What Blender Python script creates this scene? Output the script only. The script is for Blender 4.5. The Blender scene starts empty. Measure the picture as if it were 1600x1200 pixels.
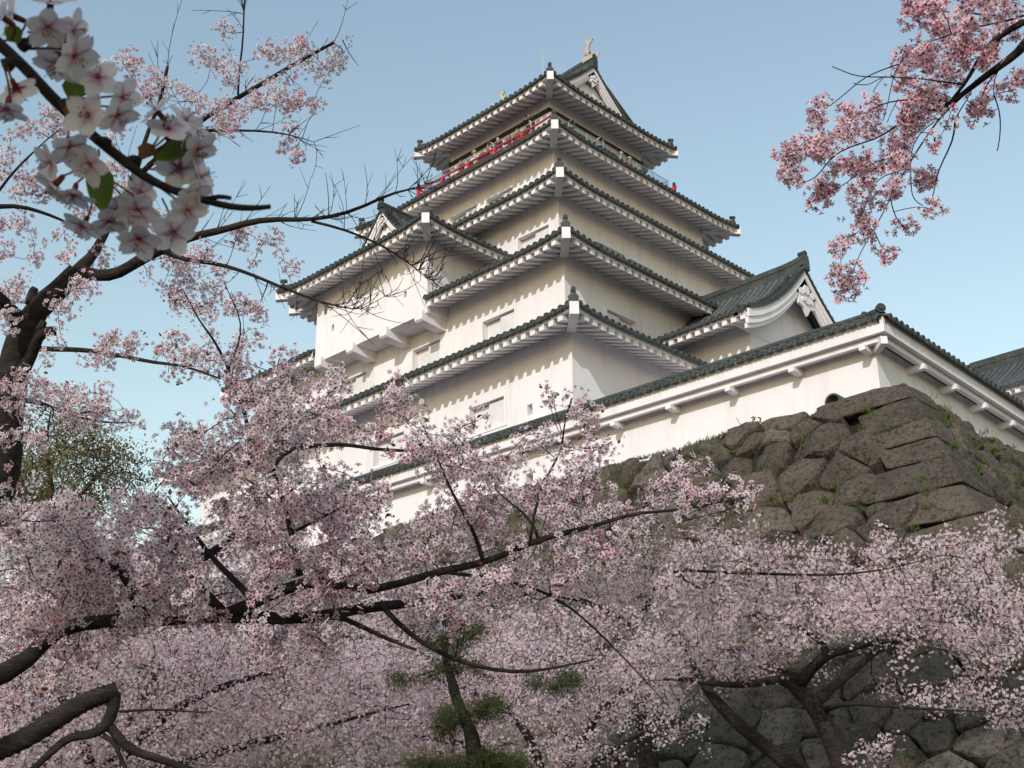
import bpy, bmesh, math
import numpy as np
from mathutils import Matrix, Vector
rad = math.radians
rng = np.random.default_rng(7)
scene = bpy.context.scene
COL = scene.collection

# ------------------------------------------------------------------ camera
CAM = np.array([40.612, -44.279, 1.6]); FPX = 2012.85
yaw, pitch, roll = 0.774907, 0.386272, -0.010642
F_ = np.array([-np.sin(yaw)*np.cos(pitch), np.cos(yaw)*np.cos(pitch), np.sin(pitch)])
R_ = np.array([np.cos(yaw), np.sin(yaw), 0.0]); U_ = np.cross(R_, F_)
R2 = R_*np.cos(roll)+U_*np.sin(roll); U2 = -R_*np.sin(roll)+U_*np.cos(roll)
cd = bpy.data.cameras.new("camera"); cam = bpy.data.objects.new("camera", cd); COL.objects.link(cam)
cam.matrix_world = Matrix(((R2[0], U2[0], -F_[0], CAM[0]), (R2[1], U2[1], -F_[1], CAM[1]), (R2[2], U2[2], -F_[2], CAM[2]), (0, 0, 0, 1)))
cd.sensor_width = 36; cd.lens = FPX/1600*36; cd.clip_end = 3000; cd.clip_start = 0.05; cd.dof.use_dof = True; cd.dof.focus_distance = 34; cd.dof.aperture_fstop = 26
scene.camera = cam

# ------------------------------------------------------------------ light
SUN = np.array([0.42, -1.0, 0.55]); SUN /= np.linalg.norm(SUN)
SKY_STRENGTH = 0.15; SUN_STRENGTH = 2.3
w = bpy.data.worlds.new("World"); scene.world = w; w.use_nodes = True
nt = w.node_tree; nt.nodes.clear()
sky = nt.nodes.new("ShaderNodeTexSky"); sky.sky_type = 'NISHITA'; sky.sun_disc = False
sky.sun_elevation = math.asin(SUN[2]); sky.sun_rotation = math.atan2(SUN[0], SUN[1])
sky.air_density = 1.85; sky.dust_density = 0.4; sky.ozone_density = 0.0; sky.altitude = 200
bg = nt.nodes.new("ShaderNodeBackground"); bg.inputs[1].default_value = SKY_STRENGTH
wo = nt.nodes.new("ShaderNodeOutputWorld")
nt.links.new(sky.outputs[0], bg.inputs[0]); nt.links.new(bg.outputs[0], wo.inputs[0])
sl = bpy.data.lights.new("sun", 'SUN'); sl.energy = SUN_STRENGTH; sl.angle = rad(0.5); sl.color = (1.0, 0.945, 0.89)
so = bpy.data.objects.new("sun", sl); COL.objects.link(so)
so.rotation_euler = Vector(-SUN).to_track_quat('-Z', 'Y').to_euler(); so.location = (60, -80, 60)
scene.view_settings.view_transform = 'Standard'; scene.view_settings.look = 'None'
scene.view_settings.exposure = 0.29; scene.view_settings.gamma = 1.0
scene.cycles.max_bounces = 8; scene.cycles.transparent_max_bounces = 4

# ------------------------------------------------------------------ pixel -> world helpers (measured in the photograph)
def ray(x, y):
    v = F_*FPX + R2*(x-800) + U2*(600-y); return v/np.linalg.norm(v)
def at(x, y, D): return CAM + ray(x, y)*D
def onplane(x, y, P, n):
    r = ray(x, y); n = np.array(n, float); return CAM + r*(((np.array(P, float)-CAM)@n)/(r@n))

# ------------------------------------------------------------------ materials
def new_mat(name):
    m = bpy.data.materials.new(name); m.use_nodes = True; n = m.node_tree
    for x in list(n.nodes): n.nodes.remove(x)
    out = n.nodes.new("ShaderNodeOutputMaterial"); return m, n, out
def node(n, t, **kw):
    x = n.nodes.new(t)
    for k, v in kw.items():
        if k.startswith('i_'): x.inputs[int(k[2:]) if k[2:].isdigit() else k[2:]].default_value = v
        else: setattr(x, k, v)
    return x
def ramp(n, fac, stops):
    r = n.nodes.new("ShaderNodeValToRGB"); e = r.color_ramp.elements
    while len(e) < len(stops): e.new(0.5)
    for el, (p, c) in zip(e, stops): el.position = p; el.color = (*c, 1) if len(c) == 3 else c
    n.links.new(fac, r.inputs[0]); return r.outputs[0]
def noise(n, scale, detail=4, rough=.55, coord=None):
    x = node(n, "ShaderNodeTexNoise"); x.inputs['Scale'].default_value = scale; x.inputs['Detail'].default_value = detail; x.inputs['Roughness'].default_value = rough
    if coord is not None: n.links.new(coord, x.inputs['Vector'])
    return x.outputs['Fac']
def geo_pos(n): return n.nodes.new("ShaderNodeNewGeometry").outputs['Position']
def attr(n, name): return node(n, "ShaderNodeAttribute", attribute_name=name).outputs['Fac']
def mixc(n, fac, a, b, mode='MIX'):
    x = node(n, "ShaderNodeMix", data_type='RGBA', blend_type=mode)
    for s, v in ((0, fac), (6, a), (7, b)):
        if hasattr(v, 'type') or hasattr(v, 'is_output'): n.links.new(v, x.inputs[s])
        else: x.inputs[s].default_value = (*v, 1) if isinstance(v, tuple) else v
    return x.outputs[2]
def math_(n, op, a, b=0.0):
    x = node(n, "ShaderNodeMath", operation=op)
    for s, v in ((0, a), (1, b)):
        if hasattr(v, 'is_output'): n.links.new(v, x.inputs[s])
        else: x.inputs[s].default_value = v
    return x.outputs[0]
def principled(n, out, color, rough=.7, bump=None, bstr=.3, bdist=.02, spec=.3):
    p = node(n, "ShaderNodeBsdfPrincipled")
    if hasattr(color, 'is_output'): n.links.new(color, p.inputs['Base Color'])
    else: p.inputs['Base Color'].default_value = (*color, 1)
    if hasattr(rough, 'is_output'): n.links.new(rough, p.inputs['Roughness'])
    else: p.inputs['Roughness'].default_value = rough
    p.inputs['Specular IOR Level'].default_value = spec
    if bump is not None:
        b = node(n, "ShaderNodeBump"); b.inputs['Strength'].default_value = bstr; b.inputs['Distance'].default_value = bdist
        n.links.new(bump, b.inputs['Height']); n.links.new(b.outputs[0], p.inputs['Normal'])
    n.links.new(p.outputs[0], out.inputs[0]); return p
M = {}
def simple(name, color, rough=.7, var=.15, scale=3.0, bstr=.15, spec=.3):
    m, n, o = new_mat(name); pos = geo_pos(n); f = noise(n, scale, 5, .6, pos)
    c0 = tuple(c*(1-var) for c in color); c1 = tuple(min(1, c*(1+var)) for c in color)
    principled(n, o, ramp(n, f, [(.3, c0), (.7, c1)]), rough, noise(n, scale*8, 3, .5, pos), bstr, .01, spec); M[name] = m; return m
def mk_plaster():
    m, n, o = new_mat("white_plaster"); pos = geo_pos(n)
    mp = node(n, "ShaderNodeMapping"); mp.inputs['Scale'].default_value = (1.6, 1.6, .22); n.links.new(pos, mp.inputs[0])
    streak = noise(n, 1.3, 6, .6, mp.outputs[0]); blot = noise(n, .45, 5, .6, pos)
    c = ramp(n, blot, [(.25, (.70, .672, .70)), (.6, (.78, .748, .785))])
    c = mixc(n, ramp(n, streak, [(.50, (0, 0, 0)), (.8, (.6, .6, .6))]), c, (.53, .50, .495))
    principled(n, o, c, .85, noise(n, 5, 6, .6, pos), .12, .03, .15); M['plaster'] = m
mk_plaster()
simple('shutter', (.64, .625, .645), .7, .10, 2.5, .08)
def mk_tile():
    m, n, o = new_mat("grey_roof_tile"); pos = geo_pos(n)
    f = noise(n, 2.2, 5, .65, pos); g = noise(n, 14, 3, .6, pos)
    c = ramp(n, f, [(.3, (.024, .029, .027)), (.55, (.044, .051, .049)), (.75, (.085, .092, .09))])
    c = mixc(n, ramp(n, g, [(.55, (0, 0, 0)), (.75, (.6, .6, .6))]), c, (.17, .175, .165))
    c = mixc(n, math_(n, 'MULTIPLY', attr(n, "rib"), .55), c, (.17, .174, .176))  # cover ribs lightened to paint in the shade contrast with the pans
    tv = attr(n, "tv"); s = math_(n, 'FRACT', math_(n, 'MULTIPLY', tv, 3.6))
    joint = ramp(n, s, [(0, (1, 1, 1)), (.07, (1, 1, 1)), (.12, (0, 0, 0))])
    c = mixc(n, math_(n, 'MULTIPLY', joint, .55), c, (.02, .022, .02))
    hgt = math_(n, 'ADD', math_(n, 'MULTIPLY', s, .5), math_(n, 'MULTIPLY', g, .3))
    principled(n, o, c, .55, hgt, .5, .03, .4); M['tile'] = m
mk_tile()
def mk_stone():
    m, n, o = new_mat("weathered_stone"); pos = geo_pos(n); r = attr(n, "rnd")
    f = noise(n, 1.6, 8, .65, pos); g = noise(n, 9, 6, .7, pos)
    c = ramp(n, f, [(.25, (.058, .047, .039)), (.5, (.125, .104, .083)), (.75, (.22, .188, .153))])
    c = mixc(n, .55, c, ramp(n, r, [(0, (.058, .046, .038)), (.4, (.112, .094, .075)), (.75, (.155, .122, .093)), (1, (.215, .19, .16))]))
    c = mixc(n, ramp(n, g, [(.36, (.85, .85, .85)), (.52, (0, 0, 0))]), c, (.026, .021, .018))
    lich = noise(n, 22, 5, .6, pos)
    c = mixc(n, ramp(n, lich, [(.57, (0, 0, 0)), (.68, (.6, .6, .6))]), c, (.25, .23, .20))
    moss = math_(n, 'MULTIPLY', noise(n, .7, 4, .6, pos), noise(n, 6, 4, .6, pos))
    c = mixc(n, ramp(n, moss, [(.36, (0, 0, 0)), (.47, (.5, .5, .5))]), c, (.045, .055, .022))
    principled(n, o, c, .92, math_(n, 'ADD', math_(n, 'ADD', f, math_(n, 'MULTIPLY', g, .8)), math_(n, 'MULTIPLY', lich, .35)), 1.0, .14, .2); M['stone'] = m
mk_stone()
def mk_bark():
    m, n, o = new_mat("cherry_bark"); pos = geo_pos(n)
    mp = node(n, "ShaderNodeMapping"); mp.inputs['Scale'].default_value = (1, 1, 3); n.links.new(pos, mp.inputs[0])
    f = noise(n, 9, 6, .65, mp.outputs[0]); g = noise(n, 45, 4, .6, mp.outputs[0])
    c = ramp(n, f, [(.3, (.012, .010, .009)), (.55, (.028, .022, .020)), (.75, (.060, .050, .045))])
    c = mixc(n, ramp(n, g, [(.62, (0, 0, 0)), (.7, (.5, .5, .5))]), c, (.14, .13, .11))
    principled(n, o, c, .9, math_(n, 'ADD', f, math_(n, 'MULTIPLY', g, .4)), .8, .02, .2); M['bark'] = m
mk_bark()
def mk_petal(name, center, mid, tip, alt, transl=.35, st=(.22, .48)):
    m, n, o = new_mat(name); r = attr(n, "rad"); q = attr(n, "rnd")
    c = ramp(n, r, [(0, center), (st[0], mid), (st[1], tip), (1.0, tuple(min(1, x*1.03) for x in tip))])
    c = mixc(n, ramp(n, q, [(.38, (0, 0, 0)), (.75, (.85, .85, .85)), (1, (1, 1, 1))]), c, alt, 'MULTIPLY')
    d = node(n, "ShaderNodeBsdfDiffuse"); t = node(n, "ShaderNodeBsdfTranslucent"); mx = node(n, "ShaderNodeMixShader"); mx.inputs[0].default_value = transl
    n.links.new(c, d.inputs[0]); n.links.new(c, t.inputs[0]); n.links.new(d.outputs[0], mx.inputs[1]); n.links.new(t.outputs[0], mx.inputs[2]); n.links.new(mx.outputs[0], o.inputs[0]); M[name] = m
mk_petal("pale_cherry_petal", (.24, .03, .07), (.66, .42, .50), (.81, .735, .765), (.91, .60, .69))
mk_petal("pink_cherry_petal", (.50, .19, .26), (.74, .54, .60), (.83, .725, .76), (.94, .68, .75))
mk_petal("deep_pink_cherry_petal", (.40, .04, .11), (.68, .35, .45), (.79, .61, .67), (.93, .60, .69))
mk_petal("white_cherry_petal", (.40, .06, .14), (.66, .40, .50), (.64, .60, .64), (.98, .94, .955), .40, (.12, .36))
def mk_leaf(name, stops, transl=.4):
    m, n, o = new_mat(name); q = attr(n, "rnd"); c = ramp(n, q, stops)
    d = node(n, "ShaderNodeBsdfDiffuse"); t = node(n, "ShaderNodeBsdfTranslucent"); mx = node(n, "ShaderNodeMixShader"); mx.inputs[0].default_value = transl
    n.links.new(c, d.inputs[0]); n.links.new(c, t.inputs[0]); n.links.new(d.outputs[0], mx.inputs[1]); n.links.new(t.outputs[0], mx.inputs[2]); n.links.new(mx.outputs[0], o.inputs[0]); M[name] = m
mk_leaf("young_cherry_leaf", [(0, (.11, .16, .03)), (.4, (.13, .16, .05)), (.55, (.20, .09, .045)), (1, (.24, .055, .055))])
mk_leaf("red_calyx", [(0, (.14, .03, .03)), (.6, (.22, .05, .06)), (1, (.16, .10, .04))], .15)
mk_leaf("budding_leaf", [(0, (.13, .13, .055)), (.5, (.18, .165, .085)), (1, (.25, .19, .11))], .3)
mk_leaf("pine_needle", [(0, (.035, .048, .020)), (.6, (.065, .080, .032)), (1, (.12, .115, .055))], .15)
mk_leaf("grass_blade", [(0, (.05, .09, .015)), (.6, (.085, .14, .03)), (1, (.16, .17, .06))], .3)
simple("dark_gap", (.02, .018, .015), .95, .2, 2)
simple("red_lacquer", (.50, .035, .055), .45, .1, 4, .05)
simple("grey_steel", (.34, .36, .37), .4, .08, 6, .03, .5)
simple("dark_wood", (.03, .026, .022), .8, .2, 6)
simple("pale_finial", (.42, .37, .33), .6, .15, 3, .03)
simple("earth", (.085, .08, .062), .95, .3, .5)
simple("gravel", (.36, .345, .335), .95, .12, 1.5, .3)
simple("skin", (.50, .30, .22), .6, .05, 8, .02)
simple("black_hair", (.015, .012, .011), .6, .1, 20, .1)
mg, n, o = new_mat("railing_glass"); p = principled(n, o, (.72, .78, .80), .08, None, spec=.5)
tr = node(n, "ShaderNodeBsdfTransparent"); tr.inputs[0].default_value = (.82, .88, .90, 1); mx = node(n, "ShaderNodeMixShader"); mx.inputs[0].default_value = .985
n.links.new(p.outputs[0], mx.inputs[1]); n.links.new(tr.outputs[0], mx.inputs[2]); n.links.new(mx.outputs[0], o.inputs[0]); M['glass'] = mg
def cloth(name, c): return simple(name, c, .9, .12, 9, .1)

# ------------------------------------------------------------------ mesh building
BASE = {}
def base_of(o):
    return BASE.get(o.name, np.zeros(3)) if o is not None else np.zeros(3)
class MB:
    def __init__(s): s.v = []; s.f = []; s.n = 0; s.at = {}
    def add(s, v, f, mat=0, **at_):
        v = np.asarray(v, float).reshape(-1, 3); fl = f if isinstance(f, list) and len(f) and isinstance(f[0], np.ndarray) and f[0].ndim == 2 else [np.asarray(f)]
        for q in fl:
            if len(q): s.f.append((q.astype(np.int64)+s.n, np.full(len(q), mat) if np.isscalar(mat) else np.asarray(mat)))
        for k, a in at_.items(): s.at.setdefault(k, []).append((s.n, np.broadcast_to(np.asarray(a, float), (len(v),))))
        s.v.append(v); s.n += len(v)
    def box(s, c, ax, half, mat=0, **k):
        c = np.asarray(c, float); ax = np.asarray(ax, float)
        sg = np.array([[-1,-1,-1],[1,-1,-1],[1,1,-1],[-1,1,-1],[-1,-1,1],[1,-1,1],[1,1,1],[-1,1,1]], float)*np.asarray(half, float)
        s.add(c+sg@ax, np.array([[0,3,2,1],[4,5,6,7],[0,1,5,4],[1,2,6,5],[2,3,7,6],[3,0,4,7]]), mat, **k)
    def abox(s, lo, hi, mat=0, **k):
        lo, hi = np.array(lo, float), np.array(hi, float); s.box((lo+hi)/2, np.eye(3), (hi-lo)/2, mat, **k)
    def tube(s, pts, r, sides=6, mat=0, cap=True, **k):
        v, f = tube(np.asarray(pts, float), np.broadcast_to(np.asarray(r, float), (len(pts),)), sides, cap); s.add(v, f, mat, **k)
    def build(s, name, mats, parent=None, smooth=False):
        v = np.concatenate(s.v); b = base_of(parent)
        me = bpy.data.meshes.new(name); me.vertices.add(len(v)); me.vertices.foreach_set("co", (v-b).astype(np.float32).ravel())
        loops = np.concatenate([q.ravel() for q, m in s.f]); tot = np.concatenate([np.full(len(q), q.shape[1]) for q, m in s.f]); mi = np.concatenate([m for q, m in s.f])
        me.loops.add(len(loops)); me.loops.foreach_set("vertex_index", loops.astype(np.int32))
        me.polygons.add(len(tot)); me.polygons.foreach_set("loop_start", np.concatenate([[0], np.cumsum(tot)[:-1]]).astype(np.int32))
        me.polygons.foreach_set("material_index", mi.astype(np.int32)); me.polygons.foreach_set("use_smooth", np.full(len(tot), bool(smooth)))
        for m in (mats if isinstance(mats, (list, tuple)) else [mats]): me.materials.append(m)
        for k, lst in s.at.items():
            a = np.zeros(len(v), np.float32)
            for st, arr in lst: a[st:st+len(arr)] = arr
            me.attributes.new(k, 'FLOAT', 'POINT').data.foreach_set("value", a)
        me.update(calc_edges=True); me.validate()
        o = bpy.data.objects.new(name, me); COL.objects.link(o)
        if parent is not None: o.parent = parent; BASE[o.name] = b
        return o
def tube(P, r, sides=6, cap=True):
    n = len(P); T = np.gradient(P, axis=0); T /= np.linalg.norm(T, axis=1)[:, None]+1e-12
    a = np.array([0, 0, 1.0]) if abs(T[0][2]) < .9 else np.array([1.0, 0, 0])
    N = np.zeros((n, 3)); x = np.cross(T[0], a); N[0] = x/np.linalg.norm(x)
    for i in range(1, n):
        x = N[i-1]-T[i]*(N[i-1]@T[i]); N[i] = x/(np.linalg.norm(x)+1e-12)
    B = np.cross(T, N); an = np.arange(sides)*2*np.pi/sides
    V = P[:, None]+r[:, None, None]*(np.cos(an)[None, :, None]*N[:, None]+np.sin(an)[None, :, None]*B[:, None])
    i = np.arange(n-1)[:, None]*sides; j = np.arange(sides)[None]; k = (j+1) % sides
    f = [np.stack([i+j, i+k, i+sides+k, i+sides+j], -1).reshape(-1, 4)]
    if cap: f.append(np.arange(sides)[None, ::-1].copy()); f.append((np.arange(sides)+(n-1)*sides)[None])
    return V.reshape(-1, 3), f
def thing(name, label, cat, loc, group=None, kind=None):
    o = bpy.data.objects.new(name, None); COL.objects.link(o); o.location = loc; BASE[o.name] = np.array(loc, float)
    o.empty_display_size = .3
    return tag(o, label, cat, group, kind)
def tag(o, label=None, cat=None, group=None, kind=None):
    for k, v in (("label", label), ("category", cat), ("group", group), ("kind", kind)):
        if v: o[k] = v
    return o
X, Y, Z = np.eye(3)
# unit-cylinder helper: disc/cylinder with axis a
def cyl(mb, c, a, r, half, sides=10, mat=0):
    a = np.asarray(a, float); a = a/np.linalg.norm(a); mb.tube([np.asarray(c)-a*half, np.asarray(c)+a*half], r, sides, mat)

# ------------------------------------------------------------------ roof builders
def upt0(u, L, up): return up*np.maximum(0, 1-np.minimum(u, L-u)/2.6)**2
def tile_slope(mb, P0, eu, ev, L, prof, vmax, up=.18, d=4.0, pitch=.34, r=.10, ov=.13, nv=5, caps=True, u0=0.0, Lt=None):
    """tiled slope: eave from P0 along eu (length L), rising inward along ev; prof(v) height; vmax(u) where the slope ends"""
    upt = lambda u, L_, up_: upt0(u+u0, Lt or L, up_)
    nu = max(2, int(round(L/pitch))); us = (np.arange(nu)+.5)*L/nu; ub = np.arange(nu+1)*L/nu
    z0 = lambda u, v: prof(v)+upt(u, L, up)*np.clip(1-v/d, 0, 1)
    def pt(u, v, h=0.0): return P0+eu*u[..., None]+ev*v[..., None]+Z*(z0(u, np.maximum(v, 0))+np.minimum(v, 0)*.35+h)[..., None]
    vm = np.maximum(vmax(ub), -ov+.01)
    tt = np.linspace(0, 1, nv+1)
    vv = -ov+tt[:, None]*(vm[None]+ov); uu = np.broadcast_to(ub, vv.shape)
    G = pt(uu, vv); i = np.arange(nv)[:, None]*(nu+1); j = np.arange(nu)[None]
    mb.add(G.reshape(-1, 3), np.stack([i+j, i+j+1, i+j+nu+2, i+j+nu+1], -1).reshape(-1, 4), 0, tv=vv.ravel())
    an = np.linspace(0, np.pi, 6); co, si = np.cos(an), np.sin(an)
    for u in us:
        vmx = float(vmax(np.array([u]))[0])
        if vmx < .12: continue
        v = -ov-.03+tt*(vmx+ov+.03); C = pt(np.full(nv+1, u), v)
        V = C[:, None]+r*co[None, :, None]*eu+(r*1.15*si[None, :, None]+.012)*Z
        i = np.arange(nv)[:, None]*6; j = np.arange(5)[None]
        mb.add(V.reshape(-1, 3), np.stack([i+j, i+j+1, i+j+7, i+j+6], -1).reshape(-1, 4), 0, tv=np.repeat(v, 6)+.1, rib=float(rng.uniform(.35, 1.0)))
        if caps:
            c = C[0]+Z*.02; a8 = np.arange(10)*2*np.pi/10
            ring = c+r*1.22*(np.cos(a8)[:, None]*eu+np.sin(a8)[:, None]*Z)-ev*.012
            ring2 = c+r*.92*(np.cos(a8)[:, None]*eu+np.sin(a8)[:, None]*Z)-ev*.018; ring3 = c+r*.86*(np.cos(a8)[:, None]*eu+np.sin(a8)[:, None]*Z)+ev*.004
            back = ring+ev*.05
            q = np.arange(10); k = (q+1) % 10
            mb.add(np.concatenate([back, ring, ring2, ring3]), [np.concatenate([np.stack([q+o, k+o, k+o+10, q+o+10], -1) for o in (0, 10, 20)]), np.arange(30, 40)[None]], 0, tv=.2)
    if caps:   # drooping pan-tile lips between the round ends
        for u in ub[1:-1]:
            t = np.linspace(-1, 1, 5); top = pt(u+t*(L/nu*.5-r*.6), np.full(5, -ov-.01)); bot = top-Z*(.035+.055*(1-t**2))[:, None]
            mb.add(np.concatenate([top, bot]), np.array([[a, a+1, a+6, a+5] for a in range(4)]), 0, tv=.2)
def ridge(mb, pts, w=.26, h=.28, cap=.1, mat=0):
    P = np.asarray(pts, float); n = len(P); T = np.gradient(P, axis=0); s = np.cross(T, Z); s /= np.linalg.norm(s, axis=1)[:, None]
    sec = [(-w/2, -.25), (-w/2, h*.45), (-w/2-.03, h*.47), (-w/2-.03, h*.55), (-w/2+.02, h*.57), (-w/2+.02, h)] + [(cap*math.cos(a), h+cap*math.sin(a)) for a in np.linspace(math.pi, 0, 6)] + [(w/2-.02, h), (w/2-.02, h*.57), (w/2+.03, h*.55), (w/2+.03, h*.47), (w/2, h*.45), (w/2, -.25)]
    k = len(sec); S = np.array(sec)
    V = P[:, None]+s[:, None]*S[None, :, :1]+Z*S[None, :, 1:]
    i = np.arange(n-1)[:, None]*k; j = np.arange(k)[None]; q = (j+1) % k
    L = np.concatenate([[0], np.cumsum(np.linalg.norm(np.diff(P, axis=0), axis=1))])
    mb.add(V.reshape(-1, 3), [np.stack([i+j, i+q, i+k+q, i+k+j], -1).reshape(-1, 4), np.arange(k)[None, ::-1].copy(), (np.arange(k)+(n-1)*k)[None]], mat, tv=np.repeat(L, k))
def end_tile(mb, c, a, s=1.0):
    """demon-tile stand-in: disc on a flared plate with a tube tile above"""
    a = np.asarray(a, float); a = a/np.linalg.norm(a); t = np.cross(Z, a); t /= np.linalg.norm(t); c = np.asarray(c, float)
    pr = np.array([(-.26, -.1), (-.20, .08), (-.24, .2), (-.14, .30), (-.10, .42), (.10, .42), (.14, .30), (.24, .2), (.20, .08), (.26, -.1)])*s
    V = np.concatenate([c+a*o_+t*pr[:, :1]+Z*pr[:, 1:] for o_ in (-.10*s, .03*s)]); k = np.arange(10); q = (k+1) % 10
    mb.add(V, [np.stack([k, q, q+10, k+10], -1), np.arange(10)[None, ::-1].copy(), np.arange(10, 20)[None]], 0, tv=.2)
    cc = c+a*.03*s+Z*.14*s
    cyl(mb, cc, a, .145*s, .04*s, 14); cyl(mb, cc+a*.045*s, a, .07*s, .02*s, 10)
    cyl(mb, c+Z*.52*s-a*.08*s, a, .115*s, .17*s, 12); cyl(mb, c+Z*.52*s+a*.1*s, a, .06*s, .02*s, 10)
    mb.box(c+Z*.38*s-a*.05*s, [t, a, Z], (.08*s, .05*s, .1*s))
def eave_comb(mb, P0, eu, ev, L, o, up=.18, ca=True, cb=True, pitch=.45, fz=.21, rz=.20, u0=0.0, Lt=None):
    """plastered fascia, rafter ends and soffit along one eave"""
    upt = lambda u_, L_, up_: upt0(u_+u0, Lt or L, up_)
    n = max(12, int(L/.5)); u = np.unique(np.concatenate([np.linspace(0, 2.6, 10), np.linspace(0, L, n), L-np.linspace(0, 2.6, 10)])); u = u[(u >= 0) & (u <= L)]; z = upt(u, L, up)
    la = u if ca else np.full_like(u, 9.); lb = L-u if cb else np.full_like(u, 9.)
    RS = .36
    def strip(v, zz):
        v = np.minimum(np.full_like(u, v), np.minimum(la, lb)) if v > .0 else np.full_like(u, v)
        return P0+eu*u[:, None]+ev*v[:, None]+Z*(zz+z*max(0, 1-.5*max(v.max(), 0)/o)+RS*np.maximum(v-.1, 0))[:, None]
    rows = [strip(.12, -.01), strip(0.0, -.01), strip(0.0, -fz), strip(.10, -fz-.002), strip(.10, -fz+.02), strip(o+.02, -fz+.02)]
    m = len(u); V = np.concatenate(rows); j = np.arange(m-1)
    mb.add(V, np.concatenate([np.stack([k*m+j, k*m+j+1, (k+1)*m+j+1, (k+1)*m+j], -1) for k in range(len(rows)-1)]), 0)
    nr = int(round(L/pitch)); us = (np.arange(nr)+.5)*L/nr
    for q in us:
        ln = min(o+.02, (q-.06) if ca else 9, (L-q-.06) if cb else 9)
        if ln < .18: continue
        zz = float(upt(np.array([q]), L, up)[0]); hw = pitch*.26
        # tapered rafter: box from v=.012 to ln
        A = P0+eu*q+ev*.012+Z*(zz-fz); B = P0+eu*q+ev*ln+Z*(zz*max(0, 1-.5*ln/o)-fz+RS*max(0, ln-.1))
        V = np.array([A-eu*hw+Z*.01, A+eu*hw+Z*.01, A+eu*hw-Z*rz, A-eu*hw-Z*rz, B-eu*hw+Z*.01, B+eu*hw+Z*.01, B+eu*hw-Z*rz, B-eu*hw-Z*rz])
        mb.add(V, np.array([[0, 1, 2, 3], [3, 2, 6, 7], [0, 3, 7, 4], [1, 5, 6, 2], [4, 7, 6, 5]]), 0)
def corner_beam(mb, c, a, ln, up=.18, s=1.0):
    a = np.asarray(a, float); a /= np.linalg.norm(a); t = np.cross(Z, a)
    V = []
    for d_, zt, zb in ((.10, up-.02, up-.50), (-ln, .22, -.10)):
        for sg, zz in ((-1, zt), (1, zt), (1, zb), (-1, zb)): V.append(np.asarray(c)+a*d_+t*sg*.165*s+Z*zz*s)
    mb.add(np.array(V), np.array([[0, 1, 2, 3], [3, 2, 6, 7], [0, 3, 7, 4], [1, 5, 6, 2], [0, 4, 5, 1], [4, 7, 6, 5]]), 0)
def wall_face(mb, P0, eu, nrm, L, z0, z1, holes=(), dep=.32):
    us = sorted({0.0, L, *[h[0] for h in holes], *[h[1] for h in holes]}); zs = sorted({z0, z1, *[h[2] for h in holes], *[h[3] for h in holes]})
    P = lambda u, z, d=0.0: np.array([P0[0], P0[1], 0])+eu*u+Z*z-nrm*d
    for a, b in zip(us[:-1], us[1:]):
        for c, d in zip(zs[:-1], zs[1:]):
            if any(h[0]-1e-6 <= a and b <= h[1]+1e-6 and h[2]-1e-6 <= c and d <= h[3]+1e-6 for h in holes): continue
            mb.add([P(a, c), P(b, c), P(b, d), P(a, d)], np.array([[0, 1, 2, 3]]), 0)
    for (a, b, c, d) in holes:
        V = [P(a, c), P(b, c), P(b, d), P(a, d), P(a, c, dep), P(b, c, dep), P(b, d, dep), P(a, d, dep)]
        mb.add(V, np.array([[0, 1, 5, 4], [1, 2, 6, 5], [2, 3, 7, 6], [3, 0, 4, 7], [4, 5, 6, 7]]), 0)
def window_part(parent, P0, eu, nrm, h, flip=False):
    a, b, c, d = h; P = lambda u, z, dd=0.0: np.array([P0[0], P0[1], 0])+eu*u+Z*z-nrm*dd
    ax = [eu, nrm, Z]; m_ = (a+b)/2; mb = MB()
    d1, d2 = (.27, .13) if not flip else (.13, .27)
    mb.box(P((a+m_)/2, (c+d)/2-.01, d1), ax, ((m_-a)/2-.012, .03, (d-c)/2-.03)); mb.box(P((b+m_)/2, (c+d)/2-.01, d2), ax, ((b-m_)/2-.012, .03, (d-c)/2-.03))
    w_ = mb.build("window", M['shutter'], parent)
    fr = MB(); t = .07
    for (uu, zz, hu, hz) in ((m_, d+t, (b-a)/2+2*t, t), (m_, c-t, (b-a)/2+2*t, t), (a-t, (c+d)/2, t, (d-c)/2), (b+t, (c+d)/2, t, (d-c)/2)):
        fr.box(P(uu, zz, -.012), ax, (hu, .02, hz))
    fr.build("frame", M['plaster'], w_)
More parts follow.
